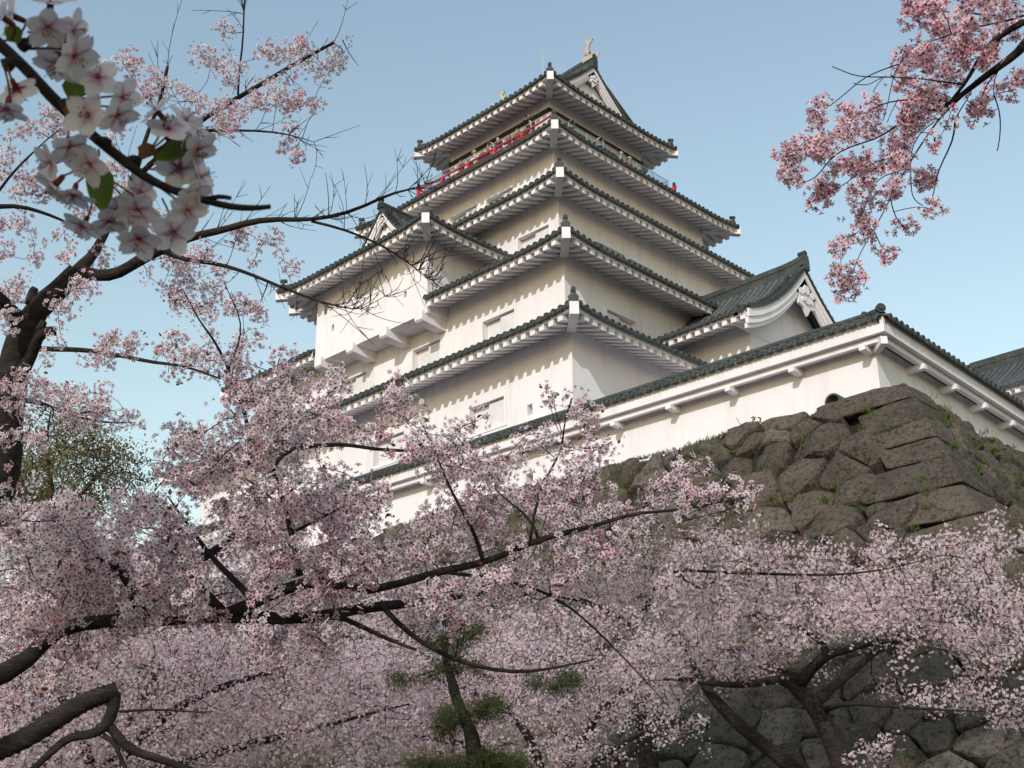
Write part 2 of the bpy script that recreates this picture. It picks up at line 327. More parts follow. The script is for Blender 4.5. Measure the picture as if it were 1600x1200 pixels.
def gable(mbw, mbt, A, t, o, hw, prof, back=.4, board=.42, orn=True, fill_z=None, verge=True):
    """gable front: A = point under the apex (z=0) in the barge plane, t lateral, o outward, prof(s)=roof height at |s|; plaster to mbw, tiles to mbt"""
    s = np.linspace(0, hw, 14); zr = np.array([prof(x) for x in s])
    P = lambda sg, s_, z_, oo: A+t*(sg*s_)[:, None]+Z*z_[:, None]+o*oo
    for sg in (-1, 1):
        for (za, zb, oa, ob) in ((-.05, -.05-board*.55, 0.0, -.16), (-.05-board*.5, -.05-board, -.06, -.20), (-.05-board*.95, -.05-board*1.28, -.14, -.26)):
            rows = [P(sg, s, zr+za, oa), P(sg, s, zr+zb, oa), P(sg, s, zr+zb, ob), P(sg, s, zr+za, ob)]; m = len(s); j = np.arange(m-1)
            V = np.concatenate(rows); f = np.concatenate([np.stack([k*m+j, k*m+j+1, ((k+1) % 4)*m+j+1, ((k+1) % 4)*m+j], -1) for k in range(4)])
            mbw.add(V, [f, np.array([[0, m, 2*m, 3*m]])+m-1], 0)
    zf = fill_z if fill_z is not None else zr[-1]-.3   # plastered gable field
    top = zr-.2; ok = top > zf
    sf = s[ok]
    if len(sf) > 1:
        V = np.concatenate([P(-1, sf[::-1], top[ok][::-1], -back), P(1, sf, top[ok], -back)]); base = V.copy(); base[:, 2] = zf; m = len(V); j = np.arange(m-1)
        mbw.add(np.concatenate([V, base]), np.stack([j, j+1, m+j+1, m+j], -1), 0)
    if orn:  # carved pendant under the apex
        z0 = zr[0]-.05-board*1.1; k = orn if not isinstance(orn, bool) else 1.0
        pr = np.array([(0, .25), (.16, .12), (.34, -.02), (.42, -.2), (.27, -.3), (.3, -.48), (.12, -.52), (0, -.7), (-.12, -.52), (-.3, -.48), (-.27, -.3), (-.42, -.2), (-.34, -.02), (-.16, .12)])*k
        V = np.concatenate([A+t*pr[:, :1]+Z*(z0+pr[:, 1:])+o*oo for oo in (-.18, -.06)]); n_ = len(pr); q = np.arange(n_); r_ = (q+1) % n_
        mbw.add(V, [np.stack([q, r_, r_+n_, q+n_], -1), np.arange(n_, 2*n_)[None]], 0)
        for (x_, z_, rr) in ((0, -.12, .11), (-.2, -.2, .08), (.2, -.2, .08), (0, -.38, .08), (-.13, -.36, .06), (.13, -.36, .06)): cyl(mbw, A+t*x_*k+Z*(z0+z_*k)+o*-.03, o, rr*k, .05, 8)
    if verge:
        ln = np.concatenate([[0], np.cumsum(np.hypot(np.diff(s), np.diff(zr)))])
        for sg in (-1, 1):
            for q in np.arange(.1, ln[-1], .30):
                ss = np.interp(q, ln, s); c = A+t*sg*ss+Z*(prof(ss)+.07)+o*-.19; cyl(mbt, c, o, .085, .22, 8); cyl(mbt, c+o*.215, o, .10, .012, 10)
            rows = [P(sg, s, zr-.05, .06), P(sg, s, zr+.04, .08), P(sg, s, zr+.04, -.45)]; m = len(s); j = np.arange(m-1)
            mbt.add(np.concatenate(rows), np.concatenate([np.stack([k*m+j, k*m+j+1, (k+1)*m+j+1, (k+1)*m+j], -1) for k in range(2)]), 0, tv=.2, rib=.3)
            # descending verge ridge set back from the edge
            ridge(mbt, P(sg, s[1:], zr[1:]+.06, -.62), .2, .16, .08)

# ================================================================== GROUND
g = MB(); g.add([(-900, -900, 0), (900, -900, 0), (900, 900, 0), (-900, 900, 0)], np.array([[0, 1, 2, 3]]))
tag(g.build("ground", M['earth']), kind='structure')

# ================================================================== CASTLE KEEP
EH = [None, 11.628, 9.385, 7.129, 5.0]
EZ = [20.80, 25.60, 30.22, 34.70, 39.53]
WALL = [(-11.15, 12.68, -12.68, 11.15), (-10.28, 10.28, -10.28, 10.28), (-8.04, 8.04, -8.04, 8.04), (-5.78, 5.78, -5.78, 5.78), (-3.65, 3.65, -3.65, 3.65)]
EAVE = [(-12.5, 14.03, -14.03, 12.5)]+[(-h, h, -h, h) for h in EH[1:]]
OV = 1.35
BAY = (-4.25, 3.52)
keep = thing("castle_keep", "five-storey white plastered castle keep with dark tiled roofs towering above the cherry trees", "castle", (0, 0, 12.6))
def rect_sides(e):
    x0, x1, y0, y1 = e
    return [(np.array([x0, y0, 0.]), X, Y, x1-x0, -Y), (np.array([x1, y0, 0.]), Y, -X, y1-y0, X), (np.array([x1, y1, 0.]), -X, -Y, x1-x0, Y), (np.array([x0, y1, 0.]), -Y, X, y1-y0, -X)]
corner_dirs = [(-1, -1), (1, -1), (1, 1), (-1, 1)]
def top_hole(side, w, a, b, h):
    x0, x1, y0, y1 = w
    if side == 0: p, q = onplane(*a, (0, y0, 0), Y), onplane(*b, (0, y0, 0), Y); u = (p[0]-x0, q[0]-x0)
    else: p, q = onplane(*a, (x1, 0, 0), X), onplane(*b, (x1, 0, 0), X); u = (p[1]-y0, q[1]-y0)
    z = (p[2]+q[2])/2; return (min(u), max(u), z-h, z)
def port_hole(side, w, a, wd=.26, h=.42):
    x0, x1, y0, y1 = w; p = onplane(*a, (0, y0, 0), Y); u = p[0]-x0; return (u-wd/2, u+wd/2, p[2]-h/2, p[2]+h/2)
WIN = {0: {0: [((735, 637), (788, 620), 1.05), ((585, 691), (632, 674), 1.05)]},
       1: {0: [((755, 502), (804, 484), 1.1), ((646, 548), (688, 530), 1.1), ((534, 597), (573, 581), 1.1)], 1: [((948, 484), (993, 503), 1.1)]},
       2: {0: [((810, 372), (858, 352), 1.1)], 1: [((933, 377), (975, 400), 1.1), ((983, 404), (1020, 423), 1.1)]},
       3: {0: [((760, 313), (802, 292), 1.1), ((705, 340), (745, 320), 1.1)], 1: [((918, 289), (958, 311), 1.0), ((1020, 343), (1056, 363), 1.0)]}, 4: {}}
ROOF_IN = [None]*5
for i in range(5):
    w_ = WALL[i]; zt = EZ[i]+.3
    zb = 13.0 if i == 0 else (EZ[i-1]+1.6 if i < 4 else 36.4)
    mb = MB()
    for k, (P0, eu, ev, L, nr) in enumerate(rect_sides(w_)):
        hs = [top_hole(k, w_, a, b, h) for a, b, h in WIN[i].get(k, [])]
        extra = [port_hole(0, w_, (828, 640))] if (i == 0 and k == 0) else []
        if i == 4: extra = [(L/2-2.4, L/2-.7, 36.7, 38.45), (L/2+.7, L/2+2.4, 36.7, 38.45)]
        wall_face(mb, P0, eu, nr, L, zb, zt, hs+extra)
        for h in hs: window_part(keep, P0, eu, nr, h, k == 1)
    mb.build("wall", M['plaster'], keep)
    # --- eaves
    mb = MB(); mt = MB(); e = EAVE[i]
    if i < 4:
        wi = WALL[i+1]; rise = [2.0, 1.95, 1.95, 1.85][i]
        dd = [wi[2]-e[2], e[1]-wi[1], e[3]-wi[3], wi[0]-e[0]]
    else: dd = [5.0]*4; rise = 3.75
    for k, (P0, eu, ev, L, nr) in enumerate(rect_sides(e)):
        P0 = P0+Z*EZ[i]; d = dd[k]; a = dd[(k+3) % 4]; b = dd[(k+1) % 4]
        prof = (lambda v, d=d, rise=rise: rise*(.82*np.asarray(v)/d+.18*(np.asarray(v)/d)**2))
        segs = [(0.0, L, True, True)]
        if i == 1 and k == 0: segs = [(0.0, BAY[0]-e[0], True, False), (BAY[1]-e[0], L, False, True)]
        for (s0, s1, ca, cb) in segs:
            eave_comb(mb, P0+eu*s0, eu, ev, s1-s0, OV, .2, ca, cb, u0=s0, Lt=L)
            if i < 4:
                vm = lambda u, s0=s0, d=d, a=a, b=b, L=L: np.minimum(d, np.minimum((u+s0)*d/a, (L-u-s0)*d/b))
                tile_slope(mt, P0+eu*s0, eu, ev, s1-s0, prof, vm, .2, d, u0=s0, Lt=L, nv=3)
    for k, (sx, sy) in enumerate(corner_dirs):
        c = np.array([e[0] if sx < 0 else e[1], e[2] if sy < 0 else e[3], EZ[i]]); corner_beam(mb, c, (sx, sy, 0), 1.9, .2)
    if i == 4:  # hip-and-gable top roof, ridge along x
        zr = EZ[4]; XG = 3.65; H = 3.75
        prof5 = lambda v: H*(.62*np.asarray(v)/5+.38*(np.asarray(v)/5)**2)
        for k, (P0, eu, ev, L, nr) in enumerate(rect_sides(e)):
            P0 = P0+Z*zr
            if k in (0, 2): vm = lambda u: np.where((u < 5-XG+.02) | (u > 5+XG-.02), np.minimum(np.minimum(u, 10-u), 5.0), 5.0)
            else: vm = lambda u: np.minimum(1.75, np.minimum(u, 10-u))
            tile_slope(mt, P0, eu, ev, L, prof5, vm, .2, 3.0, nv=8)
        for sg in (-1, 1):
            gw = MB(); gable(gw, mt, np.array([sg*XG, 0, 0]), Y, X*sg, 3.35, lambda s: zr+float(prof5(5-abs(s))), .38, .46, True, zr+.75)
            gw.build("gable", M['plaster'], keep)
            ridge(mt, [(sg*5*(1-t), sy*5*(1-t), zr+float(prof5(5*t))+float(upt0(np.array([5*t]), 10, .2)[0])+.04) for t in np.linspace(0.03, .34, 6) for sy in (1,)], .24, .2, .085)
            ridge(mt, [(sg*5*(1-t), -5*(1-t), zr+float(prof5(5*t))+float(upt0(np.array([5*t]), 10, .2)[0])+.04) for t in np.linspace(0.03, .34, 6)], .24, .2, .085)
        rt = zr+H
        ridge(mt, [(x, 0, rt+.02+.012*x*x*.6) for x in np.linspace(-3.75, 3.75, 9)], .42, .5, .13)
    else:
        for k, (sx, sy) in enumerate(corner_dirs):
            c = np.array([e[0] if sx < 0 else e[1], e[2] if sy < 0 else e[3], EZ[i]]); q = np.array([wi[0] if sx < 0 else wi[1], wi[2] if sy < 0 else wi[3], EZ[i]+rise])
            pts = [c+(q-c)*t+Z*(rise*((.82*t+.18*t*t)-t)+.2*(1-t)**2*max(0, 1-t*1.4)+.03) for t in np.linspace(.02, 1, 7)]
            ridge(mt, pts, .26, .22, .09)
    ef = mb.build("eave", M['plaster'], keep)
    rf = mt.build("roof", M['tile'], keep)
    ma = None
    for k, (sx, sy) in enumerate(corner_dirs):
        c = np.array([e[0] if sx < 0 else e[1], e[2] if sy < 0 else e[3], EZ[i]]); a = np.array([sx, sy, 0.])/math.sqrt(2)
        ma = MB(); end_tile(ma, c-a*.18+Z*.34, a, .82); ma.build("ridge_end_tile", M['tile'], rf)
# --- top storey details: lintel band, doors
mb = MB()
for k, (P0, eu, ev, L, nr) in enumerate(rect_sides(WALL[4])):
    mb.box(P0+eu*L/2+nr*.03+Z*38.80, [eu, nr, Z], (L/2+.06, .03, .12))
mb.build("lintel_band", M['dark_wood'], keep)
for k, (P0, eu, ev, L, nr) in enumerate(rect_sides(WALL[4])):
    for s_ in (-1.55, 1.55):
        mb = MB(); mb.box(P0+eu*(L/2+s_)-nr*.15+Z*37.57, [eu, nr, Z], (.84, .03, .87))
        for q in (-.42, 0, .42): mb.box(P0+eu*(L/2+s_+q)-nr*.1+Z*37.57, [eu, nr, Z], (.03, .03, .86))
        mb.build("door", M['dark_wood'], keep)
# --- balcony
mb = MB(); FL = 36.62
for k, (P0, eu, ev, L, nr) in enumerate(rect_sides((-4.98, 4.98, -4.98, 4.98))):
    mb.box(P0+eu*L/2+ev*.66+Z*(FL-.09), [eu, nr, Z], (L/2 if k % 2 == 0 else L/2-1.33, .66, .09))
    mb.box(P0+eu*L/2+ev*.5+Z*(FL-.5), [eu, nr, Z], (L/2-.4, .12, .34))
mb.build("balcony_floor", M['dark_wood'], keep)
RZ = 37.22
for k, (P0, eu, ev, L, nr) in enumerate(rect_sides((-4.85, 4.85, -4.85, 4.85))):
    mb = MB()
    mb.tube([P0+eu*t*L+Z*(RZ+.10*(abs(2*t-1))**6) for t in np.linspace(-.015, 1.015, 15)], .052, 8)
    for zz, rr in ((RZ-.27, .035), (RZ-.56, .045)): mb.tube([P0+Z*zz, P0+eu*L+Z*zz], rr, 6)
    for t in np.linspace(0, 1, 6)[:-1]:
        big = t == 0
        mb.box(P0+eu*t*L+Z*((FL+RZ)/2+(.06 if big else 0)), [eu, nr, Z], (.075 if big else .055, .075 if big else .055, (RZ-FL)/2+(.14 if big else 0)))
        if not big: mb.box(P0+eu*t*L+Z*(RZ-.1), [eu, nr, Z], (.09, .07, .05))
    if k == 1: continue
    rl = mb.build("red_railing", M['red_lacquer'], keep)
    mc = MB(); mc.tube([P0+Z*(RZ+q) for q in (.20, .24, .27, .34, .40, .45)], [.09, .10, .07, .095, .07, .01], 8); mc.build("post_cap", M['dark_wood'], rl, True)
for k, (P0, eu, ev, L, nr) in enumerate(rect_sides((-4.62, 4.62, -4.62, 4.62))):
    mb = MB(); mb.tube([P0+Z*37.74, P0+eu*L+Z*37.74], .024, 6); mb.tube([P0+Z*(FL+.12), P0+eu*L+Z*(FL+.12)], .02, 6)
    for t in np.linspace(0, 1, 8)[:-1]: mb.box(P0+eu*t*L+Z*(FL+.55), [eu, nr, Z], (.024, .024, .58))
    sr = mb.build("steel_railing", M['grey_steel'], keep)
    mp_ = MB(); mp_.box(P0+eu*L/2+Z*(FL+.6), [eu, nr, Z], (L/2-.06, .005, .44)); mp_.build("glass_panel", M['glass'], sr)
# --- fish finials and lightning rod
def finial(sx):
    mb = MB(); c = np.array([sx*3.3, 0, EZ[4]+3.75+.62])
    body = [(0.36, .10, .10), (.30, .16, .17), (.12, .26, .21), (-.06, .42, .19), (-.10, .62, .14), (-.02, .82, .10), (.08, .98, .06)]
    mb.tube([c+X*sx*p+Z*q for p, q, r in body], [r for p, q, r in body], 10)
    mb.box(c+X*sx*.05-Z*.02, np.eye(3), (.36, .2, .14))
    def fin(pts, th=.03):
        V = np.concatenate([np.array([c+X*sx*p+Y*(y+t)+Z*q for p, y, q in pts]) for t in (-th, th)]); n_ = len(pts); i_ = np.arange(n_); j_ = (i_+1) % n_
        mb.add(V, [np.stack([i_, j_, j_+n_, i_+n_], -1), np.arange(n_)[None, ::-1].copy(), np.arange(n_, 2*n_)[None]])
    fin([(.02, 0, .9), (-.28, 0, 1.12), (-.16, 0, 1.16), (-.14, 0, 1.36), (.04, 0, 1.2), (.14, 0, 1.42), (.2, 0, 1.18), (.36, 0, 1.2), (.14, 0, .92)])
    for sg in (-1, 1): fin([(.16, sg*.18, .3), (.5, sg*.42, .5), (.38, sg*.34, .3), (.44, sg*.36, .2), (.14, sg*.18, .2)], .02)
    for q in range(4): fin([(-.16-.02*q, 0, .2+.15*q), (-.36, 0, .34+.15*q), (-.18, 0, .36+.15*q)], .02)
    return mb.build("fish_finial", M['pale_finial'], keep)
finial(1); finial(-1)
p = onplane(848, 76, (0, 0.6, 0), Y); mb = MB(); mb.tube([(p[0], .6, EZ[4]+2.6), (p[0], .6, p[2]-.5), (p[0], .6, p[2])], [.035, .03, .012], 6); mb.build("lightning_rod", M['grey_steel'], keep)
# --- projecting bay on the front face
BE = (-5.55, 4.86, -12.85, -8.04); BZ = 28.50; BX = (BE[0]+BE[1])/2
mb = MB(); bw = (BAY[0], BAY[1], -11.5, -8.0)
hs = [top_hole(0, bw, (558, 440), (598, 420), .95)]; ports = [port_hole(0, bw, q, .2, .32) for q in ((509, 487), (520, 512), (574, 487), (633, 460))]
sd = rect_sides(bw)
for k in (0, 1, 3):
    P0, eu, ev, L, nr = sd[k]; wall_face(mb, P0, eu, nr, L, 25.0, BZ+.3, hs+ports if k == 0 else [])
mb.add([(bw[0], bw[2], 25.0), (bw[1], bw[2], 25.0), (bw[1], bw[3], 25.0), (bw[0], bw[3], 25.0)], np.array([[0, 1, 2, 3]]))
mb.build("bay_wall", M['plaster'], keep)
window_part(keep, sd[0][0], X, -Y, hs[0])
for t in np.linspace(0.06, .955, 4):   # curved corbels under the bay
    x = bw[0]+(bw[1]-bw[0])*t; prf = [(-11.68, 25.12), (-11.68, 24.72), (-11.60, 24.64), (-11.2, 24.60), (-10.5, 24.55), (-10.2, 24.55), (-10.2, 25.12)]
    mb = MB(); V = np.concatenate([np.array([(x+s_, y_, z_) for y_, z_ in prf]) for s_ in (-.24, .24)]); q = np.arange(7); r_ = (q+1) % 7
    mb.add(V, [np.stack([q, r_, r_+7, q+7], -1), q[None, ::-1].copy(), q[None]+7]); mb.build("corbel", M['plaster'], keep)
mb = MB(); mt = MB(); bs = rect_sides(BE); Lf = BE[1]-BE[0]; Ls = BE[3]-BE[2]; dB = 4.6
profB = lambda v: 2.3*(.86*np.asarray(v)/dB+.14*(np.asarray(v)/dB)**2)
for k in (0, 1, 3):
    P0, eu, ev, L, nr = bs[k]; P0 = P0+Z*BZ; ca = k != 3; cb = k != 1
    eave_comb(mb, P0, eu, ev, L, OV, .2, ca, cb, Lt=L if k == 0 else 40, u0=0 if k != 3 else 40-L)
    if k == 0: tile_slope(mt, P0, eu, ev, L, profB, lambda u: np.minimum(dB, np.minimum(u, Lf-u)), .2, 4, nv=4)
    elif k == 1: tile_slope(mt, P0, eu, ev, L, profB, lambda u: np.minimum(u, dB), .2, 4, nv=4, Lt=40)
    else: tile_slope(mt, P0, eu, ev, L, profB, lambda u: np.minimum(Ls-u, dB), .2, 4, nv=4, Lt=40, u0=40-L)
for sx in (-1, 1): corner_beam(mb, (BE[1] if sx > 0 else BE[0], BE[2], BZ), (sx, -1, 0), 1.9, .2)
mb.build("eave", M['plaster'], keep)
GX, GY, GW, GZ, GH = .32, -11.55, 2.1, 29.0, 2.3
profG = lambda v: GH*(.66*np.asarray(v)/GW+.34*(np.asarray(v)/GW)**2)
gw = MB(); gable(gw, mt, np.array([GX, GY, 0]), X, -Y, GW-.05, lambda q_: GZ+float(profG(GW-abs(q_))), .35, .36, .6, GZ-.1); gw.build("gable", M['plaster'], keep)
tile_slope(mt, np.array([GX-GW, -8.2, GZ]), -Y, X, 3.3, profG, lambda u: np.full_like(u, GW), 0, 4, nv=7); tile_slope(mt, np.array([GX+GW, GY+.05, GZ]), Y, -X, 3.3, profG, lambda u: np.full_like(u, GW), 0, 4, nv=7)
ridge(mt, [(GX, y, GZ+GH+.02) for y in (GY-.05, -10, -8.2)], .3, .26, .1)
for sx in (-1, 1): ridge(mt, [((BE[1] if sx > 0 else BE[0])-sx*t, BE[2]+t, BZ+float(profB(t))+.2*max(0, 1-t/1.3)**2+.03) for t in np.linspace(.03, 4.4, 7)], .24, .2, .085)
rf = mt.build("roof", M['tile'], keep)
for sx in (-1, 1):
    a = np.array([sx, -1, 0.])/math.sqrt(2); ma = MB(); end_tile(ma, np.array([BE[1] if sx > 0 else BE[0], BE[2], BZ])-a*.18+Z*.34, a, .8); ma.build("ridge_end_tile", M['tile'], rf)
ma = MB(); end_tile(ma, np.array([GX, GY-.1, GZ+GH+.08]), -Y, .75); ma.build("ridge_end_tile", M['tile'], rf)

# ================================================================== GABLED WING beside the keep
wing = thing("castle_wing", "gabled white wing with curved bargeboard and tiled roof on the right side of the keep", "castle wing", (13, -1.3, 12.6))
WE, WZ, WH, WR = -5.73, 23.02, 4.44, 3.2; WX = 15.7; WY = WE+WH
profW = lambda v: WR*(.40*np.asarray(v)/WH+.60*(np.asarray(v)/WH)**2)
mb = MB()
for P0, eu, nr, L in ((np.array([8, -4.4, 0]), X, -Y, 6.8), (np.array([14.8, -4.4, 0]), Y, X, 6.2), (np.array([8, 1.8, 0]), X, Y, 6.8)): wall_face(mb, P0, eu, nr, L, 14, WZ+.25)
mb.build("wall", M['plaster'], wing)
mb = MB(); mt = MB()
for P0, eu, ev in ((np.array([8.6, WE, WZ]), X, Y), (np.array([WX-.1, WE+2*WH, WZ]), -X, -Y)):
    L = WX-.1-8.6; mb = MB(); eave_comb(mb, P0, eu, ev, L, 1.3, 0, False, False); mb.build("eave", M['plaster'], wing)
    tile_slope(mt, P0, eu, ev, L, profW, lambda u: np.full_like(u, WH), 0, 4, nv=9)
gw = MB(); gable(gw, mt, np.array([WX, WY, 0]), Y, X, WH, lambda s: WZ+float(profW(WH-abs(s))), .88, .62, 2.0, WZ-.45); gw.build("gable", M['plaster'], wing)
ridge(mt, [(x, WY, WZ+WR+.03+max(0, x-14.6)**2*.1) for x in (9, 11, 13, 14.6, 15.2, 15.85)], .4, .42, .12)
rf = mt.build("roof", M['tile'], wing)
ma = MB(); end_tile(ma, np.array([WX+.05, WY, WZ+WR+.2]), X, 1.0); ma.build("ridge_end_tile", M['tile'], rf)

# ================================================================== BOUNDARY WALL ON THE STONE BASE
PSI = rad(2.6); ex = np.array([math.cos(PSI), math.sin(PSI), 0.]); ey = np.array([-math.sin(PSI), math.cos(PSI), 0.]); W0 = np.array([26.38, -16.697, 0.])
loc = lambda x, y, z=0.0: W0+ex*x+ey*y+Z*z
dob = thing("plaster_wall", "long white plastered castle wall with a narrow tiled roof on top of the stone base", "wall", loc(0, 0, 12.6))
mb = MB(); DZ = 12.55; LL, LR = 46.0, 34.0
wall_face(mb, loc(-LL, 0), ex, -ey, LL, DZ, 14.72, [(LL-11.56-.15, LL-11.56+.13, 13.42, 13.86)], .3); wall_face(mb, loc(0, 0), ey, ex, LR, DZ, 14.72)
wall_face(mb, loc(-LL, .5), ex, ey, LL-.5, DZ, 14.72); wall_face(mb, loc(-.5, .5), ey, -ex, LR, DZ, 14.72)
mb.build("wall", M['plaster'], dob)
mb = MB()
def band(oa, ob, za, zb):   # mitred strip running round the corner
    A = [loc(-LL, -oa), loc(oa, -oa), loc(oa, LR)]; B = [loc(-LL, -ob), loc(ob, -ob), loc(ob, LR)]
    for i in (0, 1):
        V = [A[i]+Z*za, A[i+1]+Z*za, A[i+1]+Z*zb, A[i]+Z*zb, B[i]+Z*za, B[i+1]+Z*za, B[i+1]+Z*zb, B[i]+Z*zb]
        mb.add(V, np.array([[0, 1, 2, 3], [4, 5, 1, 0], [3, 2, 6, 7], [7, 6, 5, 4]]))
band(.55, .43, 14.66, 15.06); band(.43, .02, 14.78, 14.83); band(.40, .27, 14.50, 14.63)
mb.build("eave", M['plaster'], dob)
for q in [.0]+[-2.13-1.945*i for i in range(22)]:
    mb = MB(); mb.box(loc(q if q else -.12, -.25, 14.43), [ex, ey, Z], (.085, .25, .07)); mb.build("bracket", M['plaster'], dob)
for q in [1.75+1.92*i for i in range(16)]:
    mb = MB(); mb.box(loc(.25, q, 14.43), [ex, ey, Z], (.25, .085, .07)); mb.build("bracket", M['plaster'], dob)
mb = MB(); d_ = (ex-ey)/math.sqrt(2); mb.box(loc(0, 0, 14.46)+d_*.34, [d_, np.cross(Z, d_), Z], (.34, .085, .1)); mb.build("bracket", M['plaster'], dob)
mt = MB(); pD = lambda v: .5*np.asarray(v)
tile_slope(mt, loc(-LL, -.55, 15.08), ex, ey, LL+.55, pD, lambda u: np.minimum(.78, LL+.55-u), 0, .8, .30, .075, .12, 3)
tile_slope(mt, loc(.55, -.55, 15.08), ey, -ex, LR, pD, lambda u: np.minimum(.78, u), 0, .8, .30, .075, .12, 3)
tile_slope(mt, loc(-.9, .95, 15.08), -ex, -ey, LL, pD, lambda u: np.full_like(u, .78), 0, .8, .30, .075, .12, 2, False)
tile_slope(mt, loc(-.95, LR, 15.08), -ey, ex, LR-1, pD, lambda u: np.full_like(u, .78), 0, .8, .30, .075, .12, 2, False)
ridge(mt, [loc(-LL, .24, 15.44), loc(-20, .24, 15.44), loc(-.24, .24, 15.44)], .28, .14, .085); ridge(mt, [loc(-.24, .1, 15.44), loc(-.24, 15, 15.44), loc(-.24, LR, 15.44)], .28, .14, .085)
ridge(mt, [loc(.5, -.5, 15.14), loc(.1, -.1, 15.32), loc(-.24, .24, 15.46)], .22, .12, .08)
cyl(mt, loc(.5, -.5, 15.30), ex-ey, .125, .05, 14); cyl(mt, loc(.54, -.54, 15.30), ex-ey, .06, .03, 10)
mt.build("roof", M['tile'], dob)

# ================================================================== STONE BASE
OZ = np.array([-1, 0, 3, 7.22, 8.85, 9.75, 10.52, 11.11, 11.68, 12.36, 12.95]); OO = np.array([11.2, 10.1, 7.3, 4.33, 3.27, 2.71, 2.36, 2.01, 1.75, 1.35, .98])
off = lambda z: np.interp(z, OZ, OO)
def vnoise(P, s, seed=0):
    r = np.random.default_rng(100+seed); out = 0
    for k in range(5):
        d = r.normal(size=3); d /= np.linalg.norm(d); out = out+np.sin(P@d*s*(1+.6*k)+r.uniform(0, 6.28))/(1+.5*k)
    return out/2.2
stone = thing("stone_wall", "battered dry-stone castle base of big brown weathered boulders below the plastered wall", "stone wall", loc(2, -2, 0))
def clip_poly(poly, mid, nrm):
    out = []; d = (poly-mid)@nrm
    for i in range(len(poly)):
        j = (i+1) % len(poly)
        if d[i] <= 0: out.append(poly[i])
        if d[i]*d[j] < 0: out.append(poly[i]+(poly[j]-poly[i])*(d[i]/(d[i]-d[j])))
    return np.array(out) if out else np.zeros((0, 2))
def stones(mb, ua, ub, place, seed, sgn):
    r = np.random.default_rng(seed); pts = []
    zz = -.2
    while zz < 12.75:
        dz = r.uniform(.5, .95); u = ua+r.uniform(0, 1)
        while u < ub:
            du = r.uniform(.55, 1.75) if r.uniform() > .22 else r.uniform(.28, .5); pts.append((u+du/2+r.normal(0, .12), min(zz+dz/2+r.normal(0, .16), 12.62))); u += du
        zz += dz
    pts = np.array(pts); S = np.array([.72, 1.0]); Q = pts*S
    for i in range(len(pts)):
        d = np.linalg.norm(Q-Q[i], axis=1); nb = np.argsort(d)[1:15]
        poly = Q[i]+np.array([(-1.5, -1.2), (1.5, -1.2), (1.5, 1.2), (-1.5, 1.2)])
        for k in nb:
            if d[k] < 1e-3: continue
            poly = clip_poly(poly, (Q[i]+Q[k])/2, (Q[k]-Q[i])/d[k])
            if len(poly) < 3: break
        if len(poly) < 3: continue
        poly = clip_poly(poly, np.array([0, 12.88+r.uniform(-.14, .16)]), np.array([0, 1.]))
        if len(poly) < 3: continue
        poly = poly/S; c0 = pts[i]; q_ = np.array([sgn*(off(c0[1])-1.0), c0[1]])
        if sgn*c0[0] > off(c0[1])-1.15: continue
        poly = clip_poly(poly, q_, np.array([sgn*1.0, .6]))
        if len(poly) < 3: continue
        c = poly.mean(0)
        seg = np.linalg.norm(np.roll(poly, -1, 0)-poly, axis=1); cum = np.concatenate([[0], np.cumsum(seg)]); t = np.linspace(0, cum[-1], 22, endpoint=False)
        pp = np.concatenate([poly, poly[:1]]); bd = np.stack([np.interp(t, cum, pp[:, 0]), np.interp(t, cum, pp[:, 1])], -1)
        a = np.arange(22)
        bd = c+(bd-c)*(1+.05*np.sin(a*.9+r.uniform(0, 6))+.03*np.sin(a*2.1+r.uniform(0, 6)))[:, None]
        bulge = r.uniform(.07, .26); tilt = r.normal(0, .13, 2); fa = r.uniform(0, 6.28, 3); fd = r.uniform(.12, .5, 3); fs = r.uniform(.25, .9, 3); sz_ = np.abs(poly-c).max(); rn = r.uniform(); V = []
        for sc, hh in ((.99, -1.2), (.975, -.2), (.955, .45), (.89, .82), (.70, .97), (.38, 1.0), (.08, 1.02)):
            q = c+(bd-c)*sc; P = place(q[:, 0], q[:, 1], 0*q[:, 0]); V.append((q, hh))
        Pall = []
        for q, hh in V:
            h_ = bulge*hh+((q-c)@tilt)*max(0, hh)
            if hh > 0:
                for a_, d_, s_ in zip(fa, fd, fs): h_ = np.minimum(h_, bulge*1.05-np.maximum(0, (q-c)@np.array([math.cos(a_), math.sin(a_)])-d_*sz_)*s_)
            P = place(q[:, 0], q[:, 1], h_); nn = vnoise(P, 3.2, 1)*.05+vnoise(P, 9, 2)*.034+vnoise(P, 21, 4)*.02
            Pall.append(place(q[:, 0], q[:, 1], h_+nn*(hh > -.2)))
        Vv = np.concatenate(Pall); i_ = np.arange(6)[:, None]*22; j_ = np.arange(22)[None]; k_ = (j_+1) % 22
        mb.add(Vv, [np.stack([i_+j_, i_+k_, i_+22+k_, i_+22+j_], -1).reshape(-1, 4), (np.arange(22)+132)[None]], 0, rnd=rn)
nb_ = 1/math.sqrt(1+.6**2)
pL = lambda u, z, h: W0+ex*np.asarray(u)[..., None]-ey*(off(z)+h*nb_)[..., None]+Z*(np.asarray(z)+h*.6*nb_)[..., None]
pR = lambda u, z, h: W0+ey*np.asarray(u)[..., None]+ex*(off(z)+h*nb_)[..., None]+Z*(np.asarray(z)+h*.6*nb_)[..., None]
mb = MB(); stones(mb, -30, 10.5, pL, 5, 1); mb.build("left_face", M['stone'], stone, False)
mb = MB(); stones(mb, -10.5, 20, pR, 6, -1); mb.build("right_face", M['stone'], stone, False)
mb = MB(); zs = np.linspace(-1, 12.7, 12)
